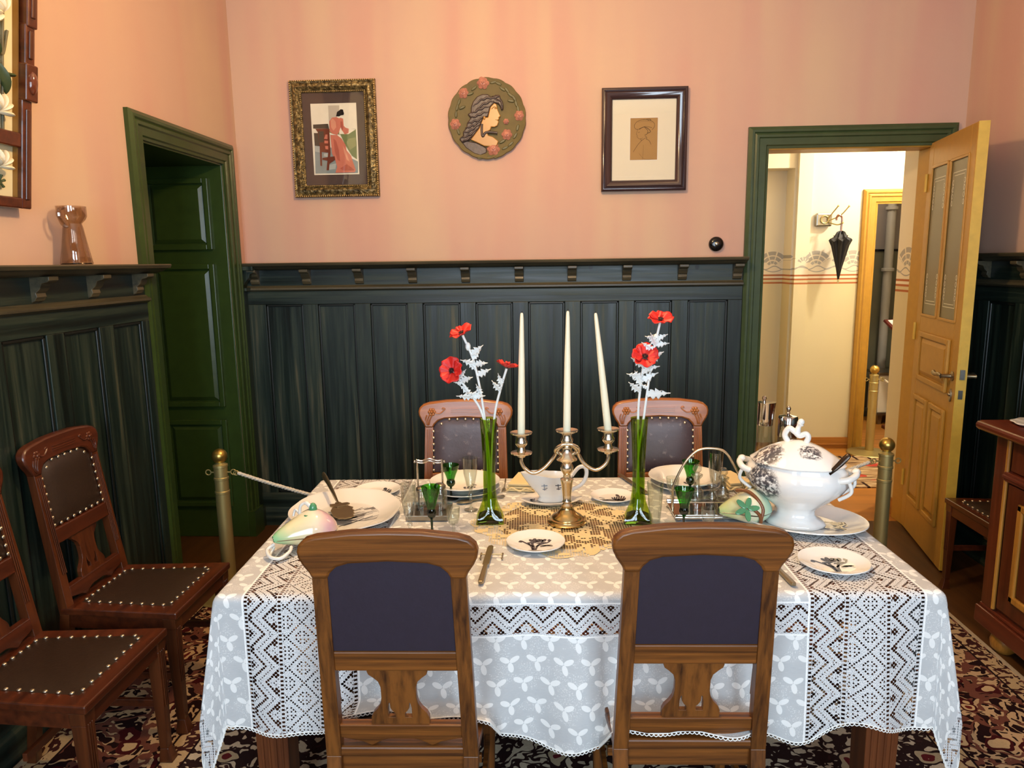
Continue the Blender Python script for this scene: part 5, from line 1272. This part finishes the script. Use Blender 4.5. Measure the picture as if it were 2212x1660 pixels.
# cruet frame with bottles
t = thing('cruet_stand', (.557,2.425,Z0), 'silver cruet stand with a tall arched handle, in front of the right soup plate', 'cruet stand', rz=RD(1))
m = MB(); m.box(-.13,.13,-.085,.085,.008,.016); m.box(-.13,.13,-.085,-.078,.016,.024); m.box(-.13,.13,.078,.085,.016,.024)
for x in (-.115,.115):
    for y in (-.07,.07): m.ball((x,y,.005), .007, 10)
m.build('tray', M_STEEL, t, smooth=0, bevel=.002)
m = MB(); m.tube(bez([(-.123,0,.012),(-.123,0,.07),(-.12,0,.105),(-.085,0,.18),(-.045,0,.222),(.0,0,.231),(.05,0,.218),(.085,0,.165),(.115,0,.1),(.123,0,.06),(.125,0,.012)],6), .0042, 8); m.build('handle', M_SILVER, t, smooth=60)
m = MB(); m.tube([(-.09,-.07,.062),(.1,-.07,.062),(.1,.06,.062),(-.09,.06,.062)], .002, 6, closed=True); m.build('rail', M_STEEL, t)
def bottle(x, y, r, h, label, stop=True, sph=.016):
    t = thing('cruet_bottle', (x,y,Z0+.0165), label, 'bottle', 'glass bottles in the cruet')
    b_ = h
    m = MB(); m.lathe([(0,.001),(r,0),(r*1.02,.006),(r,.03),(r*1.02,b_*.44),(r*.9,b_*.52),(r*.5,b_*.62),(r*.42,b_*.74),(r*.44,b_*.86),(r*.8,b_*.96),(r*.82,b_),(r*.6,b_),(r*.33,b_*.86),(r*.3,b_*.7),(r*.8,b_*.5),(r*.9,.02),(0,.012)], 28, fn=lambda a,q,z: (1+.035*cos(10*a)*(z < b_*.45)*(q > r*.7), 0)); m.build('bottle_body', M_GLC, t, smooth=35)
    if stop:
        m = MB(); m.lathe([(r*.3,b_*.84),(r*.34,b_+.004),(.007,b_+.008),(0,b_+.008)], 16); m.ball((0,0,b_+.006+sph*.9), sph, 10); m.build('stopper', M_GLC, t, smooth=10)
    return t
bottle(.518,2.44,.024,.118,'crystal bottle with faceted ball stopper, at the left in the cruet')
bottle(.612,2.455,.024,.103,'crystal bottle with faceted ball stopper, at the right in the cruet')
bottle(.568,2.43,.02,.083,'short stopperless glass bottle in the middle of the cruet', False)
bottle(.6,2.375,.018,.06,'smallest stopperless glass bottle, low at the front of the cruet', False)

# small carrying stand with a handle on the left
t = thing('condiment_stand', (-.413,2.41,Z0), 'square handled silver condiment stand between the stemmed glasses on the left', 'condiment stand', rz=RD(1))
m = MB(); m.box(-.07,.075,-.075,.07,.006,.014); m.box(-.07,.075,-.078,-.072,.002,.02); m.box(-.07,.075,.066,.072,.002,.02); m.build('tray', M_PEWTER, t, smooth=0, bevel=.0015)
m = MB()
for x in (-.042,.046): m.tube([(x,.04,.01),(x-.002,.04,.186)], .0035, 8); m.ball((x-.002+(-.008 if x<0 else .008),.04,.178), .005, 8)
for z in (.176,.184): m.tube(bez([(-.046,.04,z),(-.025,.04,z-.003),(0,.04,z+.005),(.025,.04,z-.003),(.046,.04,z)],6), .003, 8)
m.build('handle', M_STEEL, t, smooth=60)
def jar(x, y, r, h, label):
    t = thing('condiment_jar', (x,y,Z0+.0145), label, 'jar', 'jars in the condiment stand')
    m = MB(); m.lathe([(0,0),(r,0),(r*1.02,.004),(r,h*.7),(r*.8,h*.84),(r*.8,h*.9),(r*.68,h*.9),(r*.86,h*.66),(r*.88,.008),(0,.006)], 24); m.build('jar_body', M_GLC, t, smooth=40)
    m = MB(); m.lathe([(r*.84,h*.86),(r*.86,h*.96),(r*.6,h*1.04),(0,h*1.06)], 22); m.build('jar_lid', M_PEWTER, t, smooth=50)
jar(-.375,2.42,.025,.088,'glass jar with silver lid at the right of the condiment stand'); jar(-.44,2.42,.024,.078,'glass jar at the left of the condiment stand')

# glasses
def liqueur(x, y, h, r, label):
    t = thing('liqueur_glass', (x,y,Z0), label, 'glass', 'green liqueur glasses')
    k = h/.165
    m = MB(); m.lathe([(r,.165*k),(r*.92,.15*k),(r*.6,.118*k),(r*.46,.1*k),(r*.42,.09*k),(r*.38,.09*k),(r*.42,.1*k),(r*.54,.118*k),(r*.86,.15*k),(r*.95,.165*k),(r,.165*k)], 32); m.build('bowl', M_GLD, t, smooth=60)
    m = MB(); m.lathe([(0,.092*k),(r*.42,.092*k),(r*.5,.082*k),(r*.5,.074*k),(r*.36,.064*k),(.0045,.058*k),(.0035,.03*k),(.005,.008),(r*.8,.004),(r*.85,.001),(r*.8,0),(0,0)], 28); m.build('stem', M_GLK, t, smooth=60, label='dark bottle green stem and foot')
liqueur(-.37,2.2,.167,.031,'green liqueur glass in front of the condiment stand'); liqueur(-.357,2.575,.13,.033,'green liqueur glass in front of the left soup plate')
liqueur(.442,2.262,.14,.032,'green liqueur glass in front of the cruet'); liqueur(.525,2.585,.142,.032,'green liqueur glass behind the cruet handle')
def goblet(x, y, h, r, label, bowl=.5, mat=None, knop=True, taper=.55, name='stemmed_glass'):
    t = thing(name, (x,y,Z0), label, 'glass', 'clear stemmed glasses')
    zb = h*(1-bowl); m = MB(); mm = mat or M_GL
    m.lathe([(r,h),(r*.98,h*.95),(r*(.5+.5*taper+.1),h-bowl*h*.5),(r*taper,zb+bowl*h*.12),(r*.25,zb),(r*.2,zb+.004),(r*taper*.9,zb+bowl*h*.16),(r*(.5+.5*taper+.04),h-bowl*h*.5),(r*.93,h*.95),(r*.96,h),(r,h)], 32); m.build('bowl', mm, t, smooth=60)
    m = MB(); kn = [(r*.26,zb+.002),(r*.24,zb-.004)] + ([(.005,zb-.01),(.009,zb-.018),(.009,zb-.024),(.0045,zb-.03)] if knop and zb > .045 else [(.005,zb-.008)]) + [(.004,.014),(.007,.006),(r*.86,.003),(r*.9,.0015),(r*.86,0),(0,0)]
    m.lathe([(0,zb+.003)]+kn, 28); m.build('stem', M_GLC, t, smooth=60)
goblet(-.27,2.45,.192,.027,'tall clear flute with a knopped stem, just left of the left vase',.6)
goblet(-.444,2.213,.172,.0255,'clear etched goblet at the left of the condiment stand',.68,M_GLC,taper=.7)
goblet(-.3,2.196,.1,.022,'small clear wine glass in front of the condiment stand',.6,taper=.7)
goblet(.443,2.485,.11,.0235,'small clear wine glass behind the cruet handle on the left',.5)
goblet(.515,2.243,.082,.023,'small clear cup glass in front of the cruet',.6,M_GLC,taper=.75)
goblet(.615,2.585,.175,.0265,'tall clear glass with a cut band behind the cruet',.72,M_GLC,taper=.62)
t = thing('tumbler', (.355,2.302,Z0), 'clear tapering tumbler beside the right green vase', 'glass')
m = MB(); m.lathe([(0,.001),(.016,0),(.017,.006),(.0215,.06),(.0275,.15),(.026,.15),(.02,.06),(.0155,.016),(0,.014)], 32); m.build('tumbler_body', M_GL, t, smooth=60)

# jugs behind the tureen
t = thing('claret_jug', (.79,2.6,Z0), 'tall glass claret jug with silver spouted collar behind the tureen', 'jug')
m = MB(); m.lathe([(0,.004),(.05,.0),(.052,.006),(.046,.06),(.034,.16),(.028,.225),(.026,.28),(.024,.28),(.026,.225),(.031,.16),(.042,.06),(.046,.012),(0,.01)], 32); m.build('jug_body', M_GL, t, smooth=60)
m = MB(); m.lathe([(.0262,.272),(.0275,.274),(.028,.3),(.027,.352),(.028,.356),(.0,.358)], 32, fn=lambda a,r,z: (1+.32*max(0,cos(a))**4*(z > .34), 0)); m.build('collar', M_STEEL, t, smooth=50)
m = MB(); m.lathe([(.006,.357),(.005,.362),(.0085,.37),(.006,.378),(0,.38)], 14, (-.006,0,0)); m.build('lid_knob', M_STEEL, t)
t = thing('sugar_shaker', (.872,2.6,Z0), 'silver topped glass shaker with finial behind the tureen lid', 'shaker')
m = MB(); m.lathe([(0,.002),(.04,0),(.042,.006),(.04,.12),(.034,.2),(.033,.238),(.03,.238),(.031,.2),(.036,.12),(.037,.012),(0,.01)], 32); m.build('shaker_body', M_GLC, t, smooth=60)
m = MB(); m.lathe([(.0335,.23),(.0345,.232),(.034,.3),(.031,.306),(.012,.309),(.004,.312),(.007,.316),(.004,.32),(.007,.327),(.008,.333),(.004,.341),(0,.344)], 30); m.build('shaker_cap', M_STEEL, t, smooth=45)

# cutlery, rests, napkins
def knife(x, y, rz, label, z=Z0):
    t = thing('table_knife', (x,y,z), label, 'knife', 'table knives', rz); t.rotation_euler = (RD(0), 0, rz)
    m = MB(); m.prism([(-.0095,0),(.0095,0),(.0095,.06),(.0098,.11),(.009,.134),(.002,.142),(-.006,.138),(-.0092,.12)], .008, .0102, 'z'); m.build('blade', M_DULL, t, smooth=0, bevel=.0006)
    m = MB(); m.taper((0,-.06,.009),(.012,.12),(0,-.06,.0125),(.011,.118)); m.prism([(-.006,0),(.006,0),(.008,-.11),(.006,-.118),(-.006,-.118),(-.008,-.11)], .003, .0115, 'z'); m.build('handle', M_DULL, t, smooth=0, bevel=.0025)
knife(-.178,1.96,RD(-2), 'silver table knife lying beside the front left chair, over a knife rest', ZD)
knife(.645,1.965,RD(6), 'silver table knife partly hidden by the front right chair')
knife(.335,2.735,RD(18), 'silver table knife at the far edge behind the right vase')
def rest(x, y, rz, label):
    t = thing('knife_rest', (x,y,Z0), label, 'knife rest', 'knife rests', rz)
    m = MB(); m.tube([(-.032,0,.0085),(.032,0,.0085)], .0018, 8); m.build('bar', M_DULL, t)
    for s in (-1,1):
        m = MB(); m.tube([(s*.032,-.018,.0032),(s*.032,0,.0085),(s*.032,.018,.0032)], .002, 6); m.ball((s*.032,-.018,.0035), .0035, 8); m.ball((s*.032,.018,.0035), .0035, 8); m.build('end_bracket', M_DULL, t)
rest(-.166,2.035,0,'little silver knife rest under the front left knife'); rest(.32,2.645,0,'little silver knife rest behind the right vase')
t = thing('table_fork', (-.166,2.655,Z0), 'small tarnished fork lying left of the cream napkin', 'fork')
m = MB(); m.tube(bez([(0,.14,.006),(0,.1,.007),(0,.06,.006),(0,.03,.005)],5), [.006,.007,.007,.006,.005,.004,.003,.003,.003,.003,.003,.003,.003,.004,.005,.006], 8, flat=.4)
for dx in (-.007,-.0025,.0025,.007): m.tube([(dx*.8,.032,.0045),(dx,-.01,.003)], .0013, 6)
m.build('fork_body', M_DULL, t, smooth=60)
t = thing('serving_spoon', (-.25,2.545,Z0), 'silver spoon lying in front of the left stack of plates', 'spoon', rz=RD(22))
m = MB(); m.ball((-.055,0,.006), .02, 14, 0, None, (1.6,1,.26)); m.tube(bez([(-.028,0,.006),(.0,0,.007),(.06,0,.008),(.1,0,.007)],5), [.003]*8+[.0035,.004,.005,.006,.0065,.007,.006,.003], 8, flat=.5); m.build('spoon_body', M_PEWTER, t, smooth=60)
def napkin(x, y, rz, label):
    t = thing('linen_napkin', (x,y,Z0), label, 'napkin', 'folded cream napkins', rz)
    m = MB()
    for k in range(3):
        w = .055-.004*k; m.loft([[(-w+.02*q, -.07+.14*q, .002+.011*k), (w-.02*q, -.07+.14*q, .002+.011*k), (w-.02*q, -.07+.14*q, .010+.011*k+.006*q), (-w+.02*q, -.07+.14*q, .010+.011*k+.006*q)] for q in (0,.25,.5,.75,1)])
    m.tube(bez([(-.05,-.078,.006),(-.03,-.085,.02),(0,-.082,.008),(.025,-.088,.022),(.05,-.078,.008)],6), .004, 8)
    m.build('napkin_fold', M_LINEN, t, smooth=50, bevel=.003)
napkin(-.095,2.72,RD(-6),'folded cream napkin behind the sauce boat spout'); napkin(.72,2.74,RD(14),'folded cream napkin between the cruet and the tureen')
# ------------------------------------------------------------------ light
def area(name, loc, rot, w, h, e, col):
    l = bpy.data.lights.new(name, 'AREA'); l.shape = 'RECTANGLE'; l.size = w; l.size_y = h; l.energy = e; l.color = col
    o = bpy.data.objects.new(name, l); COL.objects.link(o); o.location = loc; o.rotation_euler = rot; return o
for a, b_ in ((-1.25,-.15),(.55,1.65)):
    area('window_daylight', ((a+b_)/2, YF-.22, (WZ0+WZ1)/2), (RD(90),0,0), b_-a-.04, WZ1-WZ0-.04, DAY, (.70,.86,1.0))
def point(name, loc, e, col, r):
    l = bpy.data.lights.new(name, 'POINT'); l.energy = e; l.color = col; l.shadow_soft_size = r
    o = bpy.data.objects.new(name, l); COL.objects.link(o); o.location = loc; return o
point('lamp_bulb', (-.2,2.45,2.86), LAMP, (1.0,.64,.31), .1)
point('hall_bulb', (3.1,5.5,2.78), HALL, (1.0,.92,.77), .07)
point('far_room_fill', (2.9,7.0,2.75), 26, (1.0,.85,.7), .08)  # unseen fill light, added to brighten the far room
t = thing('ceiling_lamp', (-.2,2.45,2.72), 'brass ceiling lamp with open glass shade above the table', 'lamp')
m = MB(); m.tube([(0,0,.24),(0,0,.83)], .008, 8); m.lathe([(.05,.83),(.05,.81),(.012,.8)], 20); m.build('rod', M_BRASS, t)
m = MB(); m.lathe([(.02,.25),(.05,.26),(.02,.28),(0,.28)], 24); m.build('socket', M_BRASS, t)
w = bpy.data.worlds.new('sky'); sc.world = w; w.use_nodes = True; w.node_tree.nodes['Background'].inputs[0].default_value = (.62,.78,1,1); w.node_tree.nodes['Background'].inputs[1].default_value = 1.0

cd = bpy.data.cameras.new('camera'); co = bpy.data.objects.new('camera', cd); COL.objects.link(co); sc.camera = co
cd.sensor_width = 36; cd.lens = 1563/2212*36; cd.clip_start = .05
yaw, pitch, roll = .0483, -.1678, .0137
Rm = Matrix.Rotation(yaw,3,'Z') @ Matrix.Rotation(pitch,3,'X') @ Matrix.Rotation(roll,3,'Y') @ Matrix.Rotation(RD(90),3,'X')
co.matrix_world = Matrix.Translation((0,0,1.65)) @ Rm.to_4x4()
sc.view_settings.view_transform = 'Standard'; sc.view_settings.look = 'None'; sc.view_settings.gamma = 1; sc.view_settings.exposure = EXPO
sc.view_settings.use_curve_mapping = False
c = sc.cycles
c.use_denoising = True; c.use_adaptive_sampling = True; c.adaptive_threshold = .04; c.max_bounces = 7; c.diffuse_bounces = 3; c.glossy_bounces = 3; c.transmission_bounces = 4; c.transparent_max_bounces = 24
c.caustics_reflective = False; c.caustics_refractive = False; c.sample_clamp_indirect = 6
try: c.denoiser = 'OPENIMAGEDENOISE'; c.denoising_input_passes = 'RGB_ALBEDO_NORMAL'
except Exception: pass
